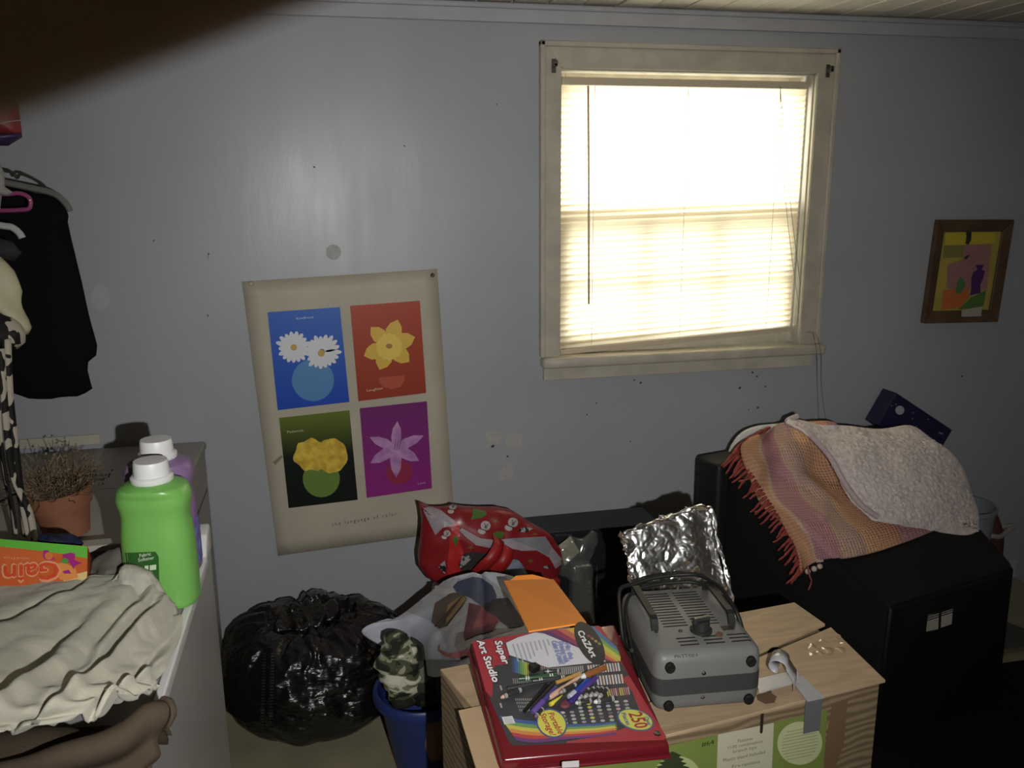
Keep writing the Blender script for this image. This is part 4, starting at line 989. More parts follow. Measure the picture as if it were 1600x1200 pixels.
# ------------------------------------------------------------------ television with rug and towel
TVM = Matrix.Translation((1.66, -.225, 0)) @ Matrix.Rotation(R(14.04), 4, 'Z')
def tvp(u, v, z): return TVM @ V3(u, -v, z)
tv = thing('television', 'big black tube television seen from behind, standing on the floor', 'television', (1.66, -.225, 0))
obj('bezel', box((-.433, -.06, .05), (.433, .06, .765), TVM, .02, 3), M_black, tv, True, keep='bezel')
def sec(v, u0, z0, z1, ut): return [tvp(-u0, v, z0), tvp(u0, v, z0), tvp(ut, v, z1), tvp(-ut, v, z1)]
bm = BM(); secs = [sec(.055, .405, .06, .735, .39), sec(.16, .40, .05, .725, .385), sec(.30, .36, .03, .665, .345), sec(.64, .302, .01, .492, .290), sec(.655, .292, .02, .478, .280)]
rg = [[bm.verts.new(p) for p in s] for s in secs]
for a, b in zip(rg, rg[1:]):
    for i in range(4): bm.faces.new((a[i], a[(i+1) % 4], b[(i+1) % 4], b[i]))
bm.faces.new(rg[0][::-1]); bm.faces.new(rg[-1])
bmesh.ops.recalc_face_normals(bm, faces=bm.faces[:])
bmesh.ops.bevel(bm, geom=bm.edges[:], offset=.008, segments=2, affect='EDGES')
obj('housing', bm, M_black, tv, True, keep='housing')
obj('screen', box((-.37, .058, .16), (.37, .066, .70), TVM, .004), mat('screen_glass', (.02, .022, .02), .1), tv)
for k in range(9): obj('vent_slot', box((-.20+k*.045, -.657, .30), (-.175+k*.045, -.6545, .42), TVM) if False else box((-.22, -.6575, .40+k*.007), (.05, -.6545, .403+k*.007), TVM), M_blackm, tv)
tn = (TVM.to_3x3() @ V3(0, -1, 0)); t0 = tvp(0, .656, 0)
for pts in ([(1450, 961), (1467, 957), (1466, 983), (1447, 987)], [(1471, 957), (1489, 951), (1487, 975), (1470, 981)]):
    obj('white_label', flat(pts, t0, tn, .001), mat('label_paper', (.50, .48, .40), .6, var=.08, scale=90), tv)
obj('foot', box((-.30, -.60, 0), (.30, -.02, .03), TVM), M_black, tv)
TVB = [BV['bezel'], BV['housing']]
# folded white cloth on top
out = [W(*p, -.27) for p in ((1142, 712), (1147, 688), (1165, 672), (1200, 664), (1240, 662), (1300, 668), (1380, 676), (1440, 688), (1440, 708), (1300, 715), (1200, 725))]
wc = tag(obj('folded_white_cloth', puff(dens(catmull(out, 3, True), .012), .03, .06, 7, None, lambda p: .003*fbm(p, 12, 2)), mat('white_cloth', (.62, .61, .60), .85, bump=.1, bscale=200), None, 'all', keep='whitecloth'), 'folded white cloth showing at the corner under the woven rug', 'cloth')
# woven rug
def rug_mat():
    m = bpy.data.materials.new('rag_rug'); m.use_nodes = True; t = m.node_tree; b = t.nodes['Principled BSDF']; b.inputs['Roughness'].default_value = .95; b.inputs['Specular IOR Level'].default_value = .1
    tc = t.nodes.new('ShaderNodeTexCoord'); s = t.nodes.new('ShaderNodeSeparateXYZ'); t.links.new(tc.outputs['UV'], s.inputs[0])
    nz = t.nodes.new('ShaderNodeTexNoise'); nz.inputs['Scale'].default_value = 8; t.links.new(tc.outputs['UV'], nz.inputs['Vector'])
    ad = t.nodes.new('ShaderNodeMath'); ad.operation = 'MULTIPLY_ADD'; ad.inputs[1].default_value = .03; t.links.new(nz.outputs['Fac'], ad.inputs[0]); t.links.new(s.outputs['X'], ad.inputs[2])
    rp = t.nodes.new('ShaderNodeValToRGB'); rp.color_ramp.interpolation = 'LINEAR'
    cols = [(0, rgb(205, 132, 110)), (.06, rgb(214, 160, 122)), (.20, rgb(218, 164, 126)), (.225, rgb(212, 186, 158)), (.25, rgb(196, 142, 148)), (.42, rgb(194, 140, 146)), (.44, rgb(204, 168, 152)), (.57, rgb(190, 156, 144)), (.59, rgb(220, 172, 132)), (.77, rgb(220, 158, 124)), (.79, rgb(198, 148, 146)), (1, rgb(198, 148, 146))]
    e = rp.color_ramp.elements
    while len(e) < len(cols): e.new(.5)
    for k, (p, c) in enumerate(cols): e[k].position = p; e[k].color = (*c, 1)
    t.links.new(ad.outputs[0], rp.inputs['Fac'])
    w1 = t.nodes.new('ShaderNodeTexWave'); w1.inputs['Scale'].default_value = 18; w1.inputs['Distortion'].default_value = 1.2; w1.bands_direction = 'X'; t.links.new(tc.outputs['UV'], w1.inputs['Vector'])
    w2 = t.nodes.new('ShaderNodeTexWave'); w2.inputs['Scale'].default_value = 15; w2.inputs['Distortion'].default_value = 1.0; w2.bands_direction = 'Y'; t.links.new(tc.outputs['UV'], w2.inputs['Vector'])
    mu = t.nodes.new('ShaderNodeMath'); mu.operation = 'ADD'; t.links.new(w1.outputs['Fac'], mu.inputs[0]); t.links.new(w2.outputs['Fac'], mu.inputs[1])
    r2 = t.nodes.new('ShaderNodeMapRange'); r2.inputs['From Max'].default_value = 1.0; r2.inputs['To Min'].default_value = .62; t.links.new(mu.outputs[0], r2.inputs['Value'])
    mc = t.nodes.new('ShaderNodeMix'); mc.data_type = 'RGBA'; mc.blend_type = 'MULTIPLY'; mc.inputs[0].default_value = 1
    t.links.new(rp.outputs['Color'], mc.inputs[6]); t.links.new(r2.outputs['Result'], mc.inputs[7]); t.links.new(mc.outputs[2], b.inputs['Base Color'])
    bp = t.nodes.new('ShaderNodeBump'); bp.inputs['Strength'].default_value = .5; bp.inputs['Distance'].default_value = .004; t.links.new(mu.outputs[0], bp.inputs['Height']); t.links.new(bp.outputs['Normal'], b.inputs['Normal'])
    return m
rug = thing('woven_rug', 'pink and orange woven rag rug with red fringe draped on the television', 'rug', tvp(-.15, .3, .62))
rr_ = [[W(1186, 683, -.36), W(1205, 668, -.33), W(1225, 656, -.31), W(1280, 664, -.33), W(1350, 690, -.36)],
       [W(1150, 706, -.42), W(1190, 702, -.40), W(1235, 704, -.40), W(1300, 712, -.42), W(1370, 720, -.44)],
       [W(1178, 752, -.50), W(1215, 745, -.48), W(1260, 748, -.49), W(1320, 752, -.50), W(1390, 755, -.50)],
       [W(1208, 800, -.58), W(1240, 796, -.57), W(1290, 800, -.59), W(1350, 798, -.58), W(1430, 790, -.56)],
       [W(1240, 852, -.66), W(1268, 840, -.66), W(1320, 838, -.66), W(1390, 822, -.63), W(1460, 805, -.60)],
       [W(1252, 895, -.72), W(1280, 876, -.70), W(1340, 868, -.70), W(1410, 848, -.66), W(1476, 822, -.62)]]
def rugd(u, v, p): return .040*noise.noise(p*6.5+V3(1, 2, 3))+.016*noise.noise(p*14+V3(5, 2, 3))+.012*math.sin(u*11+v*3)+.012*math.sin(v*9+u*2)*(1-u*.3)+.004*fbm(p, 20, 2)
rb_ = obj('weave', lattice(rr_, 80, 90, .007, rugd, TVB+[BV['whitecloth']], .016), rug_mat(), rug, 'all', keep='rug')
M_fri = mat('red_fringe', rgb(158, 62, 54), .9, var=.3, scale=60)
# fringe along the left edge
E_ = catmull([W(1200, 670, -.345), W(1166, 688, -.385), W(1150, 706, -.42), W(1178, 752, -.50), W(1208, 800, -.58), W(1240, 852, -.66), W(1252, 895, -.72)], 9)
for k in range(0, 54):
    i = min(k*len(E_)//54, len(E_)-2); p = E_[i]
    d = V3(-.018-.034*random.random(), -.012*random.random(), random.uniform(-.040, .004)-(.012 if i < len(E_)*.4 else .0))
    pts = [p+V3(.008, .0, .004), p+d*.4+V3(0, -.004, random.uniform(-.003, .006)), p+d*.75+V3(0, -.004, -.004), p+d+V3(random.uniform(-.006, .006), 0, -.008)]
    obj('tassel', tube(catmull(pts, 2), lambda s: .0042*(1-.45*s)*(1+.5*math.sin(s*9)**2), 5), M_fri, rug, 'all')
P = catmull([W(1262, 885, -.73), W(1265, 900, -.74), W(1268, 908, -.74), W(1263, 922, -.74)], 4)
obj('loose_thread', tube(P, .003, 6), mat('dull_pink_thread', rgb(150, 80, 80), .9), rug, 'all')
bm = BM()
B_e = catmull([W(1280, 876, -.71), W(1340, 868, -.71), W(1410, 848, -.67), W(1476, 822, -.63)], 12)
for p in B_e: bmesh.ops.create_icosphere(bm, subdivisions=1, radius=random.uniform(.004, .007), matrix=Matrix.Translation(BV['rug'].find_nearest(p)[0]-(p-CAM).normalized()*.003+V3(random.uniform(-.003, .003), 0, random.uniform(-.004, .002))))
for p in ((1262, 893), (1272, 889), (1281, 885)): bmesh.ops.create_icosphere(bm, subdivisions=2, radius=.009, matrix=Matrix.Translation(W(*p, -.725)))
o = obj('knotted_hem', bm, mat('cream_yarn', rgb(205, 180, 160), .95), rug, 'all'); o['kind'] = 'stuff'
# towel
def tow(u, v, p):
    e = min(1, .15+9*min(u, v, 1-u, 1-v))
    return .030*noise.noise(p*5.5+V3(9, 2, 0))+.013*noise.noise(p*11)*e+(.0055*fbm(p, 95, 3)+.003*noise.noise(p*240))*e
tr2 = [[W(1228, 660, -0.380), W(1240, 652, -0.360), W(1290, 662, -0.360), W(1350, 666, -0.360), W(1420, 662, -0.360), W(1450, 678, -0.370)],
       [W(1262, 676, -0.460), W(1290, 680, -0.450), W(1340, 690, -0.450), W(1400, 690, -0.450), W(1455, 690, -0.450), W(1486, 704, -0.440)],
       [W(1296, 712, -0.530), W(1330, 716, -0.530), W(1380, 722, -0.540), W(1430, 722, -0.530), W(1475, 724, -0.510), W(1510, 738, -0.490)],
       [W(1318, 752, -0.590), W(1350, 756, -0.600), W(1400, 760, -0.610), W(1450, 762, -0.590), W(1500, 768, -0.560), W(1524, 778, -0.530)],
       [W(1340, 786, -.650), W(1375, 792, -.660), W(1420, 798, -.660), W(1465, 800, -.640), W(1505, 803, -.600), W(1529, 800, -.560)],
       [W(1366, 812, -.680), W(1405, 820, -.690), W(1445, 826, -.680), W(1480, 832, -.660), W(1508, 835, -.630), W(1524, 828, -.590)]]
towel = thing('bath_towel', 'fluffy pale pink towel lying over the woven rug', 'towel', tvp(.1, .25, .64))
M_tow = mat('pink_terry', rgb(228, 214, 210), .95, var=.16, scale=60, bump=.4, bscale=350, spec=.05, sheen=.3)
obj('terry_cloth', lattice(tr2, 210, 200, .006, tow, TVB+[BV['rug'], BV['whitecloth']], .014), M_tow, towel, 'all')
hp = catmull([W(1247, 650, -.36), W(1231, 657, -.36), W(1236, 663, -.38), W(1262, 677, -.45), W(1296, 713, -.53), W(1318, 752, -.60), W(1345, 788, -.66), W(1372, 808, -.69)], 10)
obj('rolled_hem', tube(hp, .0095, 10), mat('towel_hem', rgb(190, 170, 176), .9, var=.15, scale=80), towel, 'all')
# navy box leaning behind
nb_ = thing('navy_carton', 'dark navy carton with a white moon spot tilted behind the towel', 'carton', (2.15, -.2, .765))
q = [W(1401, 614, -.10), W(1488, 672, -.10), W(1458, 722, -.10), W(1372, 664, -.10)]
obj('carton', hexa([p+V3(0, .085, 0) for p in q]+q, .002), mat('navy_card', rgb(30, 26, 70), .5), nb_)
n0, nn = q[0], V3(0, -1, 0)
obj('moon_print', flat(ell(1406, 641, 7, 7), n0, nn, .001), ink(rgb(175, 175, 185), .5), nb_)
bm = BM()
for x, y in ((1427, 645), (1426, 654), (1400, 632), (1393, 634), (1432, 666), (1450, 655)): flat(ell(x, y, 1.2, 1, 0, 6), n0, nn, .001, bm)
flat([(1467, 675), (1474, 677), (1473, 679), (1466, 677)], n0, nn, .001, bm)
obj('star_print', bm, ink(rgb(140, 135, 150)), nb_)
# things right of the television
tub = thing('pale_tub', 'pale blue grey plastic tub beside the wall right of the towel', 'tub', (2.45, -.16, 0))
obj('body', lathe([(.085, 0), (.09, .004), (.115, .42), (.122, .425), (.122, .44), (.115, .44), (.088, .02), (.002, .015)], c=(2.425, -.17, 0), n=32), mat('pale_tub_plastic', (.27, .30, .33), .4), tub, True)
red = thing('dark_red_bag', 'dark red brown bag with a white strap, between tub and corner', 'bag', (2.64, -.12, 0))
out = [W(*p, -.13) for p in ((1540, 824), (1546, 808), (1553, 796), (1558, 806), (1563, 820), (1560, 850), (1552, 872), (1548, 890))]+[V3(2.70, -.13, .003), V3(2.62, -.13, .003), W(1540, 885, -.13)]
obj('body', puff(dens(out, .02), .05, .05, 6), mat('maroon_cloth', (.075, .022, .018), .8), red, 'all')
obj('strap', tube(catmull([W(1546, 836, -.20), W(1553, 838, -.20), W(1563, 838, -.18), W(1575, 829, -.13), W(1584, 825, -.10), W(1582, 822, -.08), W(1565, 823, -.09)], 6), .010, 8), mat('white_strap', (.5, .48, .44), .7), red, True)
bt_ = thing('floor_mat', 'dark floor mat right of the television and boxes', 'mat', (2.05, -1.7, 0))
obj('pile', box((1.08, -3.2, .001), (2.84, -.60, .012), None, .004), mat('black_pile', (.012, .012, .011), .95, spec=.1, bump=.4, bscale=300), bt_)
tag(obj('grey_board', hexa([Z(1552, 1018, .013), Z(1640, 1003, .013), Z(1640, 996, .013), Z(1555, 965, .013), Z(1552, 1018, .02), Z(1640, 1003, .02), Z(1640, 996, .02), Z(1555, 965, .02)]), mat('grey_board', (.10, .10, .09), .8)), 'grey board on the dark mat at the right edge', 'board')

# ------------------------------------------------------------------ cardboard box with the heater and art case
BZ = .76
A2, B2, C2, D2 = Z(688, 1050, BZ-.004), Z(800, 1212, BZ-.004), Z(1375, 1067, BZ-.004), V3(.985, -1.335, BZ-.004)
cb = thing('cardboard_box', 'large taped cardboard box with wood grain print and green label', 'box', (.6, -1.53, 0))
def fl(p, z): return V3(p.x, p.y, z)
base = [A2, B2, C2, D2]
obj('body', hexa([fl(p, .003) for p in base]+[fl(p, BZ-.006) for p in base], .002, 1), M_wood, cb)
g1, g2 = Z(1298, 985, BZ), Z(1185, 1031, BZ); gd = (g2-g1).normalized(); gl = A2.lerp(B2, .55)
gl = g1+gd*((gl-g1).dot(gd))
def plate(pts, z0, z1): return hexa([fl(p, p.z+z0) for p in pts]+[fl(p, p.z+z1) for p in pts], .0008, 1)
e = V3(.004, .006, 0)
obj('front_flap', plate([fl(gl, BZ-.005), B2+V3(-.004, -.004, 0), C2+V3(.010, -.002, 0), fl(g1, BZ+.002)], 0, .006), M_woodtop, cb)
obj('back_flap', plate([fl(A2, BZ-.004), fl(gl, BZ-.004)+e, fl(g1, BZ+.003)+V3(-.006, .012, 0), D2+V3(-.004, 0, .008)], 0, .0065), M_woodtop, cb)
obj('left_flap', plate([Z(716, 1112, BZ+.012), Z(752, 1230, BZ+.010), Z(812, 1222, BZ+.006), Z(772, 1100, BZ+.008)], 0, .003), mat('pale_kraft', (.50, .35, .21), .6, var=.12, scale=8), cb)
fnv = (C2-B2).cross(V3(0, 0, 1)).normalized()
if fnv.y > 0: fnv = -fnv
def z3(pts): return [(1060+x*.15, 1090+y*.15) for x, y in pts]
obj('green_label', flat(z3([(-1100, 735), (0, 478), (1552, 135), (1515, 665), (1515, 900), (-1100, 1500)]), B2, fnv, .0012), mat('label_green', rgb(118, 136, 58), .5, var=.06), cb)
obj('white_panel', flat(z3([(412, 385), (995, 262), (968, 900), (390, 1000)]), B2, fnv, .0018), mat('label_white', rgb(190, 186, 160), .5), cb)
obj('pale_circle', flat(z3(ell(1265, 475, 235, 225, -.2, 36)), B2, fnv, .0018), ink(rgb(185, 190, 140), .5), cb)
obj('pale_circle', flat(z3(ell(-20, 850, 260, 240, -.2, 36)), B2, fnv, .0018), ink(rgb(172, 186, 118), .5), cb)
bm = BM()
for k in range(5): flat(z3([(-150-30*k, 600+k*40), (-60, 560+k*40), (30+30*k, 600+k*42), (-50, 680+k*40)]), B2, fnv, .0022+k*1e-5, bm)
obj('tree_print', bm, ink(rgb(50, 62, 34), .6), cb)
tx = BM(); text('#64', z3([(243, 512)])[0], z3([(372, 486)])[0], z3([(240, 462)])[0], B2, fnv, .002, tx)
obj('number_text', tx, ink(rgb(40, 48, 25)), cb)
tx = BM()
for s, a, b, hh in (('Features', (622, 470), (776, 440), 36), ('1100 combination', (518, 540), (878, 468), 34), ('branch tips', (570, 580), (812, 530), 34), ('Plastic stand included', (470, 672), (905, 580), 36), ('Fire resistant', (560, 735), (850, 680), 34)):
    text(s, z3([a])[0], z3([b])[0], z3([(a[0]-2, a[1]-hh)])[0], B2, fnv, .0024, tx)
obj('label_text', tx, ink(rgb(110, 108, 88)), cb)
tx = BM()
for k in range(10):
    yy = 330+k*32; w = 190*math.sqrt(max(.05, 1-((k-4.5)/6.5)**2))
    flat(z3([(1265-w, yy+w*.2), (1265+w, yy-w*.2), (1265+w, yy+7-w*.2), (1265-w, yy+7+w*.2)]), B2, fnv, .0022, tx)
obj('fine_print', tx, ink(rgb(140, 145, 105)), cb)
obj('slot_mark', flat([(1187-1, 0)]*0 or z3([(860, 135), (893, 132), (878, 360), (862, 380), (848, 360)]), B2, fnv, .0024), ink(rgb(35, 24, 16), .8), cb)
obj('brown_band', flat([(1300, 1100), (1325, 1092), (1318, 1165), (1305, 1200), (1285, 1200), (1292, 1150)], B2, fnv, .001), ink((.16, .10, .05), .7), cb)
# clear tape
ct = flat([(1256, 1000), (1300, 987), (1313, 992), (1322, 1018), (1290, 1025), (1262, 1024)], V3(0, 0, BZ+.004), V3(0, 0, 1), .002)
bmesh.ops.triangulate(ct, faces=ct.faces[:])
for _ in range(4): bmesh.ops.subdivide_edges(ct, edges=ct.edges[:], cuts=1, use_grid_fill=False); bmesh.ops.triangulate(ct, faces=ct.faces[:])
for v in ct.verts: v.co.z += .003*noise.noise(v.co*60)+.0015*noise.noise(v.co*140)
obj('clear_tape', ct, mat('clear_tape_film', (.42, .30, .18), .08, spec=1, coat=.6), cb, 'all')
# duct tape
dt = thing('duct_tape_strip', 'grey duct tape curling on the cardboard box and down its front', 'tape', Z(1250, 1080, BZ))
M_duct = mat('duct_tape', (.46, .46, .49), .3, metal=.25, spec=.6)
M_ductd = mat('duct_tape_dull', (.13, .135, .14), .45, spec=.5)
T1 = [Z(1186, 1084, BZ+.010), Z(1250, 1066, BZ+.010), Z(1246, 1047, BZ+.010), Z(1182, 1062, BZ+.010)]
obj('flat_strip', hexa(T1+[p+V3(0, 0, .002) for p in T1]), M_duct, dt)
T2 = [Z(1238, 1066, BZ+.009), Z(1253, 1056, BZ+.009), Z(1286, 1089, BZ+.006)+fnv*.004, Z(1259, 1095, BZ+.006)+fnv*.004]
obj('top_strip', hexa(T2+[p+V3(0, 0, .002) for p in T2]), M_duct, dt)
obj('front_strip', hexa([PL(x, y, B2+fnv*.003, fnv) for x, y in ((1259, 1093), (1286, 1088), (1281, 1141), (1255, 1147))]+[PL(x, y, B2+fnv*.006, fnv) for x, y in ((1259, 1093), (1286, 1088), (1281, 1141), (1255, 1147))]), M_ductd, dt)
c0 = Z(1228, 1068, BZ+.010); c_up = V3(.004, .006, .034); cc = c0+c_up+V3(-.012, .009, .004)
cl = [c0+V3(.012, -.010, 0), c0+V3(.012, -.010, 0)+c_up*.5]
for k in range(15):
    a = R(-10+k*20); cl.append(cc+V3(.0125*math.cos(a), -.0095*math.cos(a), .0125*math.sin(a)))
wv = V3(.022, .028, .004)
obj('curled_end', ribbon(cl, wv, .0012), M_duct, dt, 'all')
smu = BM(); flat([(1182, 1086), (1198, 1082), (1203, 1075), (1207, 1084), (1214, 1088), (1210, 1098), (1196, 1100), (1184, 1094)], V3(0, 0, BZ+.004), V3(0, 0, 1), .003, smu)
obj('torn_patch', smu, ink((.12, .07, .035), .9), cb)

# heater ------------------------------------------------------------
HM = Matrix.Translation((.630, -1.54, BZ+.009)) @ Matrix.Rotation(R(-5), 4, 'Z') @ Matrix.Diagonal((.905, 1, 1, 1))
ht = thing('space_heater', 'grey metal space heater lying on its back on the cardboard box', 'heater', (.624, -1.53, BZ+.006))
HW, HL, HH = .108, .125, .118
M_hgrey = mat('grey_enamel', (.15, .15, .145), .45, var=.03, scale=30, spec=.35)
obj('shell', box((-HW, -HL, 0), (HW, HL, HH), HM, .022, 4), M_hgrey, ht, True, keep='heater')
bm = BM(); vs = box((-HW-.0012, -HL-.0012, 0), (HW+.0012, HL+.0012, HH), None, .022, 4)
# dark band round the middle: slice of the rounded outline
pts = []
for cx, cy, a0 in ((HW-.022, HL-.022, 0), (-HW+.022, HL-.022, 90), (-HW+.022, -HL+.022, 180), (HW-.022, -HL+.022, 270)):
    for k in range(7):
        a = R(a0+k*15); pts.append((cx+.0232*math.cos(a), cy+.0232*math.sin(a)))
vs.free(); n = len(pts); zb0, zb1 = .036, .068
lo = [bm.verts.new(HM @ V3(x, y, zb0)) for x, y in pts]; hi = [bm.verts.new(HM @ V3(x, y, zb1)) for x, y in pts]
for i in range(n): bm.faces.new((lo[i], lo[(i+1) % n], hi[(i+1) % n], hi[i]))
bm.faces.new(lo[::-1]); bm.faces.new(hi)
obj('dark_band', bm, mat('charcoal_band', (.040, .040, .040), .55), ht, 30)
def hx(x, y, z): return HM @ V3(x, y, z)
M_slot = mat('slot_dark', (.004, .004, .004), .9)
def slot(x0, x1, y, w=.0045): obj('vent_slot', box((x0, y-w/2, HH-.004), (x1, y+w/2, HH+.0006), HM, .0012, 1), M_slot, ht)
ys = [.092-.0105*k for k in range(13)]
for yy in ys: slot(-.062, -.010, yy); slot(.000, .056, yy)
for k in range(3):
    for x0 in (-.052, .000, .052): slot(x0, x0+.040, -.078-.0115*k, .005)
for nm, x in (('handle', -.083), ('handle', .078)):
    y0, y1 = (-.040, .098); bm = BM()
    P = [hx(x, y0-.003, HH-.001), hx(x, y0, HH+.010), hx(x, y0+.003, HH+.018), hx(x, y0+.011, HH+.021), hx(x, y1-.011, HH+.021), hx(x, y1-.003, HH+.018), hx(x, y1, HH-.001)]
    o = obj(nm, ribbon(P, HM.to_3x3() @ V3(.014, 0, 0), .005), mat('black_handle', (.014, .014, .015), .55, spec=.3), ht)
    for yy in (y0-.006, y1+.004): obj('screw', lathe([(.0035, 0), (.0035, .0018), (.001, .0026)], n=10, M=HM @ Matrix.Translation((x, yy-.005, HH))), mat('dark_screw', (.1, .1, .1), .3, metal=.8), ht)
kb = lathe([(.022, 0), (.022, .004), (.0175, .006), (.0165, .020), (.015, .021)], n=28, M=HM @ Matrix.Translation((.008, -.056, HH)))
obj('dial', kb, mat('black_dial', (.02, .02, .02), .4), ht, 30)
obj('dial_grip', box((-.0185, -.0045, .016), (.0185, .0045, .027), HM @ Matrix.Translation((.008, -.056, HH)) @ Matrix.Rotation(R(12), 4, 'Z'), .002), mat('black_dial', (.03, .03, .03), .35), ht)
obj('indicator_lamp', lathe([(.0042, 0), (.004, .002), (.001, .0032)], n=12, M=HM @ Matrix.Translation((-.034, -.054, HH))), mat('lamp_lens', (.06, .045, .04), .15), ht)
sw = obj('switch_plate', box((.052, -.062, HH-.001), (.076, -.048, HH+.001), HM), mat('dark_plate', (.03, .022, .018), .6), ht)
obj('rust_smear', flat([(1117, 991), (1122, 986), (1130, 989), (1129, 994), (1120, 995)], hx(0, 0, HH), V3(0, 0, 1), .0016), ink((.12, .05, .03), .7), sw)
for x, z in ((-.080, .092), (.082, .092), (-.080, .018), (.082, .018)):
    obj('rubber_foot', lathe([(.0098, -.002), (.0098, .005), (.0075, .0075), (.003, .0068)], n=18, M=HM @ Matrix.Translation((x, -HL, z)) @ Matrix.Rotation(R(90), 4, 'X')), mat('rubber', (.009, .009, .009), .7, spec=.2), ht, 30)
for z in (.076, .028): obj('screw', lathe([(.0042, 0), (.004, .0018), (.001, .003)], n=12, M=HM @ Matrix.Translation((-.012, -HL-.0008, z)) @ Matrix.Rotation(R(90), 4, 'X')), mat('steel_screw', (.5, .5, .5), .25, metal=1), ht)
obj('maker_name', text('PATTON', (1056, 1029), (1091, 1026.5), (1055, 1024), hx(0, 0, HH), V3(0, 0, 1), .0006), ink((.16, .16, .16)), ht)
cpts = [hx(-.116, .00, .055), hx(-.118, .05, .04), hx(-.118, .085, .09), hx(-.112, .108, .125), hx(-.080, .118, HH+.012), hx(-.03, .124, HH+.020), hx(.03, .122, HH+.024), hx(.068, .105, HH+.028), hx(.092, .06, HH+.026), hx(.100, .015, HH+.014), hx(.104, -.012, HH+.002), hx(.112, -.025, .09)]
cord = catmull(cpts, 8)
obj('power_cord', tube(cord, .0042, 10), M_black, ht, True)
c2 = [p+V3(.004, -.012, -.006)*1.0 for p in catmull([hx(-.117, -.03, .03), hx(-.117, .03, .06), hx(-.115, .08, .105), hx(-.095, .110, HH+.008), hx(-.06, .120, HH+.016), hx(.0, .121, HH+.020), hx(.055, .108, HH+.022), hx(.088, .055, HH+.018), hx(.100, .008, HH+.006)], 8)]
obj('power_cord', tube(c2, .0036, 10), M_black, ht, True)

# foil parcel ------------------------------------------------------------
M_foil = mat('crinkled_foil', (.92, .92, .91), .25, metal=1)
def fd(u, v, p):
    q = p*1.0
    f = .009*(abs(noise.noise(q*8))-.3)+.0046*(abs(noise.noise(q*17+V3(4, 4, 4)))-.3)+.0034*(abs(noise.noise(q*38))-.3)+.0014*(abs(noise.noise(q*90))-.3)
    e = min(u, v, 1-v)
    return f*(1+1.0*max(0, .14-e)/.14)
fr = [[W(974, 833, -1.30), W(1010, 818, -1.29), W(1050, 806, -1.28), W(1085, 791, -1.28), W(1113, 797, -1.28)],
      [W(980, 862, -1.315), W(1015, 848, -1.31), W(1050, 842, -1.31), W(1090, 838, -1.31), W(1120, 842, -1.30)],
      [W(986, 895, -1.33), W(1020, 886, -1.33), W(1055, 882, -1.33), W(1096, 880, -1.33), W(1128, 884, -1.325)],
      [W(992, 930, -1.345), W(1025, 922, -1.345), W(1060, 922, -1.345), W(1105, 922, -1.345), W(1140, 925, -1.34)],
      [Z(1000, 972, .768), Z(1035, 970, .768), Z(1070, 966, .768), Z(1112, 962, .768), Z(1146, 957, .768)]]
fo = thing('foil_parcel', 'flat parcel wrapped in crinkled shiny foil propped behind the heater', 'parcel', (.74, -1.33, BZ))
obj('foil', lattice(fr, 150, 160, .018, fd), M_foil, fo, 'all')
P = catmull([W(974, 833, -1.31), W(1010, 820, -1.30), W(1050, 808, -1.29), W(1085, 793, -1.29), W(1112, 799, -1.29), W(1122, 845, -1.31), W(1140, 915, -1.345), W(1146, 955, -1.36)], 14)
bm = tube(P, lambda s: .0042+.0015*math.sin(s*70), 9)
for v in bm.verts: v.co += V3(noise.noise(v.co*70), noise.noise(v.co*70+V3(5, 0, 0)), noise.noise(v.co*70+V3(0, 5, 0)))*.004
obj('folded_edge', bm, M_foil, fo, False)

# art case ------------------------------------------------------------
zb, zf = .838, .792
q = [Z(735, 1003, zb), Z(960, 975, zb), Z(1046, 1163, zf), Z(786, 1187, zf)]
cn_ = (q[1]-q[0]).cross(q[3]-q[0]).normalized()
q[2] = PL(1046, 1163, q[0], cn_)
if cn_.z < 0: cn_ = -cn_
ac = thing('art_case', 'red plastic art set case with a colourful printed lid, tilted', 'case', (q[0]+q[2])/2-V3(0, 0, .03))
M_case = mat('red_case_plastic', (.135, .009, .014), .25, spec=.5, coat=.2)
def grow(k, dz):
    c = (q[0]+q[1]+q[2]+q[3])/4; return [p+(p-c).normalized()*k+cn_*dz for p in q]
obj('lid', hexa(grow(.004, -.020)+grow(0, 0), .005, 3), M_case, ac, True)
obj('tray', hexa(grow(.006, -.029)+grow(.008, -.021), .004, 3), M_case, ac, True)
K0 = q[0]
def c7(pts): return [(700+x/4, 930+y/4) for x, y in pts]
def lab(nm, pts, col, off, par, rough=.3): return obj(nm, flat(c7(pts), K0, cn_, off), ink(rgb(*col), rough, .3), par)
card = lab('printed_lid_sheet', [(150, 288), (560, 228), (940, 190), (965, 205), (1130, 500), (1365, 885), (1350, 905), (410, 940), (380, 915), (240, 600)], (62, 62, 66), .0006, ac)
L1, L2, L3, L4, L5 = .0010, .0014, .0018, .0022, .0026
lab('red_field', [(150, 288), (570, 228), (430, 262), (350, 300), (380, 372), (372, 430), (290, 440), (275, 640), (235, 600)], (172, 44, 58), L1, card)
lab('red_field', [(1130, 500), (1365, 885), (1350, 905), (740, 925), (740, 915), (1000, 870), (1180, 800), (1205, 740), (1150, 600), (1085, 520)], (170, 50, 60), L1, card)
lab('red_field', [(875, 200), (940, 190), (965, 205), (1130, 500), (1085, 430), (1040, 330)], (178, 55, 60), L1, card)
lab('white_field', [(362, 298), (440, 262), (548, 232), (602, 240), (800, 322), (968, 396), (988, 414), (625, 452), (384, 374)], (206, 206, 214), L2, card)
tops = [(560, 228), (625, 221), (680, 214), (735, 208), (780, 203), (822, 199), (862, 196), (905, 192)]
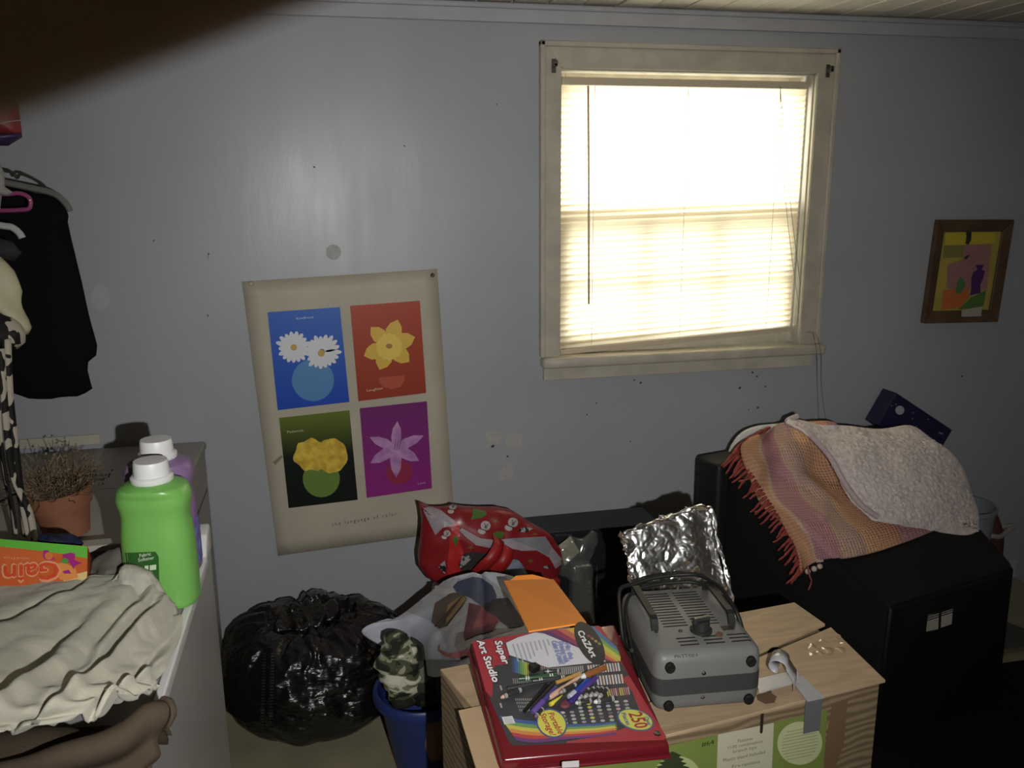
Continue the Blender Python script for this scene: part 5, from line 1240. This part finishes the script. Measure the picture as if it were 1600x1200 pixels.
bots = [(968, 396), (1000, 412), (1030, 416), (1055, 415), (1078, 412), (1078, 385), (1068, 355), (1050, 318)]
for k, c in enumerate(((92, 48, 105), (150, 52, 92), (200, 96, 72), (212, 160, 62), (190, 190, 70), (110, 160, 70), (70, 110, 165))):
    lab('rainbow_stripe', [tops[k], tops[k+1], bots[k+1], bots[k]], c, L1+.0001*k, card)
lab('logo_backing', ell(885, 300, 150, 72, 1.05, 28), (44, 40, 44), L3, card)
for k, c in enumerate(((150, 60, 60), (160, 110, 60), (170, 150, 80), (120, 140, 90))): lab('logo_dot', ell(880+22*k, 255+16*k, 11, 8, .6, 10), c, L4, card)
def ctext(nm, s, a, b, h, col, off, fat=0, par=None): return obj(nm, text(s, c7([a])[0], c7([b])[0], c7([h])[0], K0, cn_, off, fat=fat), ink(rgb(*col), .35), par or card)
ctext('logo_shadow', 'CraZArt', (806, 226), (900, 392), (846, 216), (30, 26, 30), L4, .0022)
ctext('logo_text', 'CraZArt', (808, 228), (898, 390), (844, 218), (225, 225, 228), L5, .0007)
ctext('title_shadow', 'Super', (290, 286), (346, 432), (338, 282), (36, 30, 34), L3, .0022)
ctext('title_shadow', 'Art Studio', (178, 282), (284, 546), (226, 276), (36, 30, 34), L3, .0022)
ctext('title_text', 'Super', (292, 288), (344, 430), (336, 284), (232, 230, 232), L4, .0008)
ctext('title_text', 'Art Studio', (180, 284), (282, 544), (224, 278), (232, 230, 232), L4, .0008)
for s, a, b, h in (('Mix the', (728, 302), (760, 400), (758, 298)), ('Drawing with', (690, 292), (728, 418), (722, 289)), ('Color & Create!', (645, 288), (698, 430), (680, 284))):
    ctext('blurb_shadow', s, a, b, h, (70, 88, 160), L3, .0011); ctext('blurb_text', s, a, b, h, (170, 180, 220), L4)
bm = BM()
for k in range(9):
    x0 = 400+k*27; l = (110, 120, 112, 104, 92, 60, 55, 100, 40)[k]
    y0 = 306-k*4
    flat(c7([(x0, y0), (x0+9, y0-1), (x0+9+l*.33, y0+l-1), (x0+l*.33, y0+l)]), K0, cn_, L3, bm)
obj('fine_print', bm, ink(rgb(160, 160, 172)), card)
for k in range(9):
    c = [(62, 74, 110), (60, 92, 150), (66, 110, 170), (70, 140, 150), (90, 150, 100), (120, 165, 80), (150, 175, 70), (175, 180, 70), (140, 150, 60)][k]
    x = 398+k*12; lab('pencil_print', [(x, 388+k*4), (x+10, 391+k*4), (x+11, 482+k*3), (x+2, 478+k*3)], c, L2, card)
bm = BM()
for k in range(9): x = 512+k*14; flat(c7([(x, 432+k*2), (x+9, 434+k*2), (x+12, 466), (x+4, 466)]), K0, cn_, L2, bm)
obj('crayon_print', bm, ink(rgb(150, 120, 105)), card)
bm = BM()
for k in range(16): x = 640+k*13; flat(c7([(x, 455-k), (x+8, 454-k), (x+16, 500-k), (x+8, 501-k)]), K0, cn_, L2, bm)
for k in range(12): x = 405+k*12; flat(c7([(x, 520), (x+5, 520), (x+9, 552), (x+4, 552)]), K0, cn_, L2, bm)
for r_ in range(4):
    for k in range(12): x = 420+k*12+r_*8; y = 645+r_*22; flat(c7([(x, y), (x+6, y), (x+8, y+14), (x+3, y+14)]), K0, cn_, L2, bm)
obj('marker_print', bm, ink(rgb(150, 150, 150)), card)
for r_, (y0, n_, x0, dx, h_) in enumerate(((438, 12, 870, 17, 52), (505, 9, 925, 19, 58), (588, 11, 990, 13, 48))):
    for k in range(n_):
        c = [(206, 190, 190), (196, 200, 214), (214, 190, 170), (200, 170, 175), (190, 195, 205), (206, 184, 150)][(k*5+r_) % 6] if r_ < 2 else [(190, 190, 60), (205, 170, 80), (170, 130, 130), (190, 110, 120), (200, 160, 160), (150, 70, 80)][k % 6]
        x = x0+k*dx; y = y0-k*1.5; lab('marker_print', [(x, y), (x+dx*.6, y), (x+dx*.6+10, y+h_), (x+10, y+h_)], c, L2, card)
for r_ in range(6):
    for k in range(8):
        if r_ < 2 and k < 2: continue
        c = random.choice([(170, 170, 180), (150, 140, 150), (190, 150, 150), (190, 190, 70), (150, 175, 140), (110, 100, 110), (200, 190, 180)])
        x = 705+k*58+r_*6; y = 690-k*4+r_*22; lab('paint_dot', ell(x, y, 15, 8, 0, 12), c, L2, card)
xs = [300, 420, 540, 760, 960, 1060, 1180]
base_ = [765, 775, 782, 800, 800, 790, 765]
cols = ((66, 92, 160), (104, 150, 84), (196, 184, 70), (206, 130, 62), (186, 62, 66), (110, 60, 120))
for k, c in enumerate(cols):
    up = [(320+18*k, 752+26*k), (440+10*k, 776+24*k), (560, 790+22*k), (760, 808+15*k), (930, 802+14*k), (1040, 790+13*k)]
    dn = [(320+18*(k+1), 752+26*(k+1)), (440+10*(k+1), 776+24*(k+1)), (560, 790+22*(k+1)), (760, 808+15*(k+1)), (930, 802+14*(k+1)), (1060, 790+13*(k+1))]
    bm = BM()
    for i in range(5): flat(c7([up[i], up[i+1], dn[i+1], dn[i]]), K0, cn_, L1+.0001*k, bm)
    obj('rainbow_stripe', bm, ink(rgb(*c), .3, .3), card)
lab('badge_ring', ell(648, 800, 102, 88, .62, 32), (60, 86, 140), L3, card)
lab('badge', ell(648, 800, 92, 78, .62, 32), (206, 200, 70), L4, card)
lab('badge_ring', ell(1172, 780, 118, 66, .28, 32), (70, 100, 130), L3, card)
lab('badge', ell(1172, 778, 108, 58, .28, 32), (196, 196, 80), L4, card)
ctext('badge_text', 'Portable', (622, 738), (690, 868), (662, 734), (176, 40, 52), L5, .0003)
ctext('badge_text', 'Storage!', (572, 742), (640, 876), (612, 738), (176, 40, 52), L5, .0003)
ctext('badge_text', '250', (1128, 738), (1172, 832), (1212, 728), (172, 46, 46), L5, .0006)
ctext('badge_text', 'Over', (1224, 762), (1250, 816), (1252, 758), (62, 92, 150), L5, .0003)
ctext('badge_text', 'Pieces', (1082, 738), (1118, 812), (1110, 734), (62, 92, 150), L5, .0003)
lab('barcode_box', [(336, 762), (402, 754), (420, 800), (352, 808)], (210, 210, 214), L4, card)
bm = BM()
for k in range(5): flat(c7([(348+3*k, 768+8*k), (398+3*k, 762+8*k), (399+3*k, 765+8*k), (349+3*k, 771+8*k)]), K0, cn_, L5, bm)
obj('barcode_lines', bm, ink(rgb(150, 150, 155)), card)
for y in (565, 675): lab('tick_mark', [(322, y), (332, y-1), (340, y+28), (330, y+29)], (170, 168, 168), L3, card)
bm = lathe([(.006, 0), (.0055, .002), (.001, .003)], n=12, M=Matrix.Translation(PL(1027, 1148, K0, cn_)+cn_*.002)); obj('hinge_screw', bm, mat('chrome', (.5, .45, .45), .2, metal=1), ac)
cl_ = PL(885, 1184, K0, cn_)
obj('latch', hexa([W(878, 1190, q[2].y-.012), W(905, 1188, q[2].y-.012), W(905, 1199, q[2].y-.016), W(878, 1200, q[2].y-.016)]+[W(878, 1190, q[2].y-.018), W(905, 1188, q[2].y-.018), W(905, 1199, q[2].y-.022), W(878, 1200, q[2].y-.022)], .001), mat('pale_latch', (.5, .46, .46), .3), ac)

# loose pens and crayons ------------------------------------------------------
def pz(x, y): return (760+x/6.667, 1030+y/6.667)
def stick(name, label, cat, a, b, r, col, lift=0, tipc=None, capf=0, capcol=None, bands=False, taper=True):
    o_ = .003+r+lift
    A, B = PL(*pz(*a), K0+cn_*o_, cn_), PL(*pz(*b), K0+cn_*o_, cn_)
    t = thing(name, label, cat, A.lerp(B, .5)-cn_*r, 'loose pens and crayons on the art case')
    d = (B-A); L = d.length; d.normalize()
    s0 = .14 if tipc else 0.0
    obj('barrel', tube([A+d*L*s0, A+d*L*(s0+.02), A+d*L*.98, B], lambda s: r*(.93 if s in (0, 1) else 1), 12), mat('pen_plastic', col, .3, spec=.5), t, 35)
    if tipc: obj('tip', tube([A, A+d*L*.06, A+d*L*s0], lambda s: r*(.45+.5*s), 10), mat('tip', tipc, .5), t, 40)
    if capf: obj('cap', tube([B-d*L*capf, B-d*L*.01, B+d*.0008], lambda s: r*(1.14 if s < .9 else .9), 12), mat('pen_plastic', capcol or col, .3), t, 35)
    if bands:
        for f in (.18, .24, .80, .86): obj('band', tube([A+d*L*f, A+d*L*(f+.03)], r*1.04, 12), ink((.5, .5, .48)), t)
    return t
cw = (.03, .03, .03)
stick('pencil', 'long dark slate pencil at the back left of the pile', 'pencil', (215, 308), (740, 205), .0032, (.035, .036, .04))
stick('crayon', 'dark green crayon with a black wrapper, rearmost of the pile', 'crayon', (335, 205), (735, 165), .004, (.02, .07, .025), bands=True)
stick('crayon', 'black wrapped crayon between the green crayon and slate pencil', 'crayon', (480, 226), (850, 182), .004, cw, bands=True)
stick('crayon', 'peach tipped black wrapped crayon alone at the far left', 'crayon', (148, 402), (382, 308), .0042, cw, tipc=rgb(190, 150, 135), bands=True)
stick('pencil', 'black pencil, leftmost of the two slanting to the front', 'pencil', (395, 545), (640, 262), .0030, (.012, .012, .012), .001)
stick('pencil', 'brown black pencil between black pencil and purple marker', 'pencil', (485, 492), (700, 250), .0030, (.03, .025, .024), .002)
stick('marker', 'purple marker with its cap pointing to the front left', 'marker', (722, 298), (485, 548), .0044, rgb(72, 60, 130), .003, capf=.42, capcol=rgb(96, 70, 150))
stick('pencil', 'golden yellow pencil at the back of the pile', 'pencil', (725, 246), (975, 148), .0036, rgb(178, 132, 60), .004)
stick('marker', 'peach marker with a rounded peach end', 'marker', (1000, 172), (655, 398), .0046, rgb(196, 160, 140), .001, capf=.45, capcol=rgb(190, 150, 130))
stick('crayon', 'small grey tipped crayon lying across the peach marker', 'crayon', (760, 352), (945, 250), .004, cw, .009, tipc=rgb(150, 135, 130), bands=True)
stick('marker', 'yellow marker stub pointing to the front', 'marker', (800, 390), (662, 474), .0040, rgb(205, 195, 45), .0)
stick('pencil', 'dark grey pencil between yellow stub and blue marker', 'pencil', (725, 478), (985, 212), .0034, (.045, .043, .04), .003)
stick('marker', 'blue marker with a pale translucent end', 'marker', (1068, 214), (866, 396), .0052, rgb(30, 66, 165), .002, capf=.26, capcol=rgb(170, 175, 190))
stick('marker', 'thick brown marker with a white band, highest in the pile', 'marker', (985, 190), (1240, 82), .0056, rgb(140, 84, 38), .006, tipc=(.6, .6, .6))
stick('marker', 'violet marker to the right of the blue one', 'marker', (1145, 188), (872, 448), .0044, rgb(84, 54, 140), .002, capf=.35, capcol=rgb(58, 40, 120))
for (a, b), lb in zip((((955, 415), (1075, 300)), ((1018, 402), (1128, 292)), ((1078, 392), (1175, 286)), ((1128, 384), (1218, 290)), ((1168, 402), (1268, 296))), ('first', 'second', 'third', 'fourth', 'fifth')):
    stick('crayon', 'black wrapped crayon, %s from the violet marker in the row of five' % lb, 'crayon', a, b, .0038, cw, .0005, tipc=(.4, .37, .36), bands=True)
stick('crayon', 'black wrapped crayon lying crossways in front of the row of five', 'crayon', (925, 458), (1110, 428), .0042, cw, 0, tipc=(.5, .5, .48), bands=True)
stick('crayon', 'white tipped black crayon, rightmost of the pile', 'crayon', (1118, 448), (1348, 402), .0046, cw, 0, tipc=(.62, .6, .58), bands=True)
stick('crayon', 'short dark crayon beside the yellow storage badge', 'crayon', (505, 602), (592, 508), .0036, cw, 0, tipc=(.18, .08, .12), bands=True)
stick('crayon', 'black crayon near the white area of the lid', 'crayon', (600, 128), (770, 118), .0038, cw, 0, bands=True)
pk = lathe([(.0085, 0), (.0092, .001), (.0092, .004), (.008, .005)], n=24, M=Matrix.Translation(PL(*pz(815, 498), K0, cn_)+cn_*.003))
tag(obj('paint_puck', pk, mat('pink_paint', rgb(120, 62, 74), .5)), 'round dusky pink paint puck in front of the yellow stub', 'paint', 'loose pens and crayons on the art case')
sc = PL(*pz(500, 122), K0+cn_*.004, cn_)
tag(obj('pencil_sharpener', box((-.009, -.007, 0), (.009, .007, .012), Matrix.Translation(sc) @ Matrix.Rotation(.5, 4, 'Z'), .002), M_black), 'small black sharpener behind the crayons near the printed pencils', 'sharpener', 'loose pens and crayons on the art case')

# ------------------------------------------------------------------ the photographer's hand in front of the lens
def cs(x, y, z): return CAM + CR*x + CU*y + CW*z
J = {}
def hand():
    me = bpy.data.meshes.new('hand')
    dx, dy = .949, .316
    def ax(s, z=.046): return (-.0294+dx*s, .0229+dy*s, z)
    V, E, RAD = [], [], []
    def add(p, r, par=None):
        V.append(cs(*p)); RAD.append(r)
        if par is not None: E.append((par, len(V)-1))
        return len(V)-1
    wrist = add((-.185, -.075, .02), .026)
    palm = add((-.150, -.050, .034), .030, wrist)
    kn = add((-.104, -.012, .044), .0125, palm)
    a = add(ax(-.045), .0098, kn); b = add(ax(-.018), .0090, a); c = add(ax(.006), .0086, b); d = add(ax(.024), .0076, c); add(ax(.030), .0055, d)
    for k in range(3):
        o = V3(-.016*(k+1)*.4, -.021*(k+1), .0)
        k0 = add((-.112+o.x, -.020+o.y, .050), .0115, palm)
        f1 = add((-.088+o.x, -.016+o.y, .076), .0094, k0); f2 = add((-.098+o.x, -.020+o.y, .098), .0084, f1); add((-.116+o.x, -.026+o.y, .094), .0070, f2)
    t1 = add((-.135, -.03, .008), .014, palm); t2 = add((-.105, -.012, -.018), .0105, t1); add((-.085, .002, -.034), .0085, t2)
    fa = add((-.26, -.16, -.06), .031, wrist); add((-.36, -.30, -.16), .038, fa)
    org = V[wrist].copy()
    me.from_pydata([v-org for v in V], E, [])
    o = bpy.data.objects.new('hand', me); COL.objects.link(o); o.location = org; ORG[o] = org
    sk = o.modifiers.new('Skin', 'SKIN'); sk.use_smooth_shade = True
    for i, sv in enumerate(me.skin_vertices[0].data): sv.radius = (RAD[i], RAD[i]); sv.use_root = (i == 0)
    ss = o.modifiers.new('Sub', 'SUBSURF'); ss.levels = 2; ss.render_levels = 2
    m = mat('skin', (.74, .48, .29), .5, var=.1, scale=60); me.materials.append(m)
    return o
hd = tag(hand(), 'blurred brown finger of a hand close to the lens at upper left', 'hand')
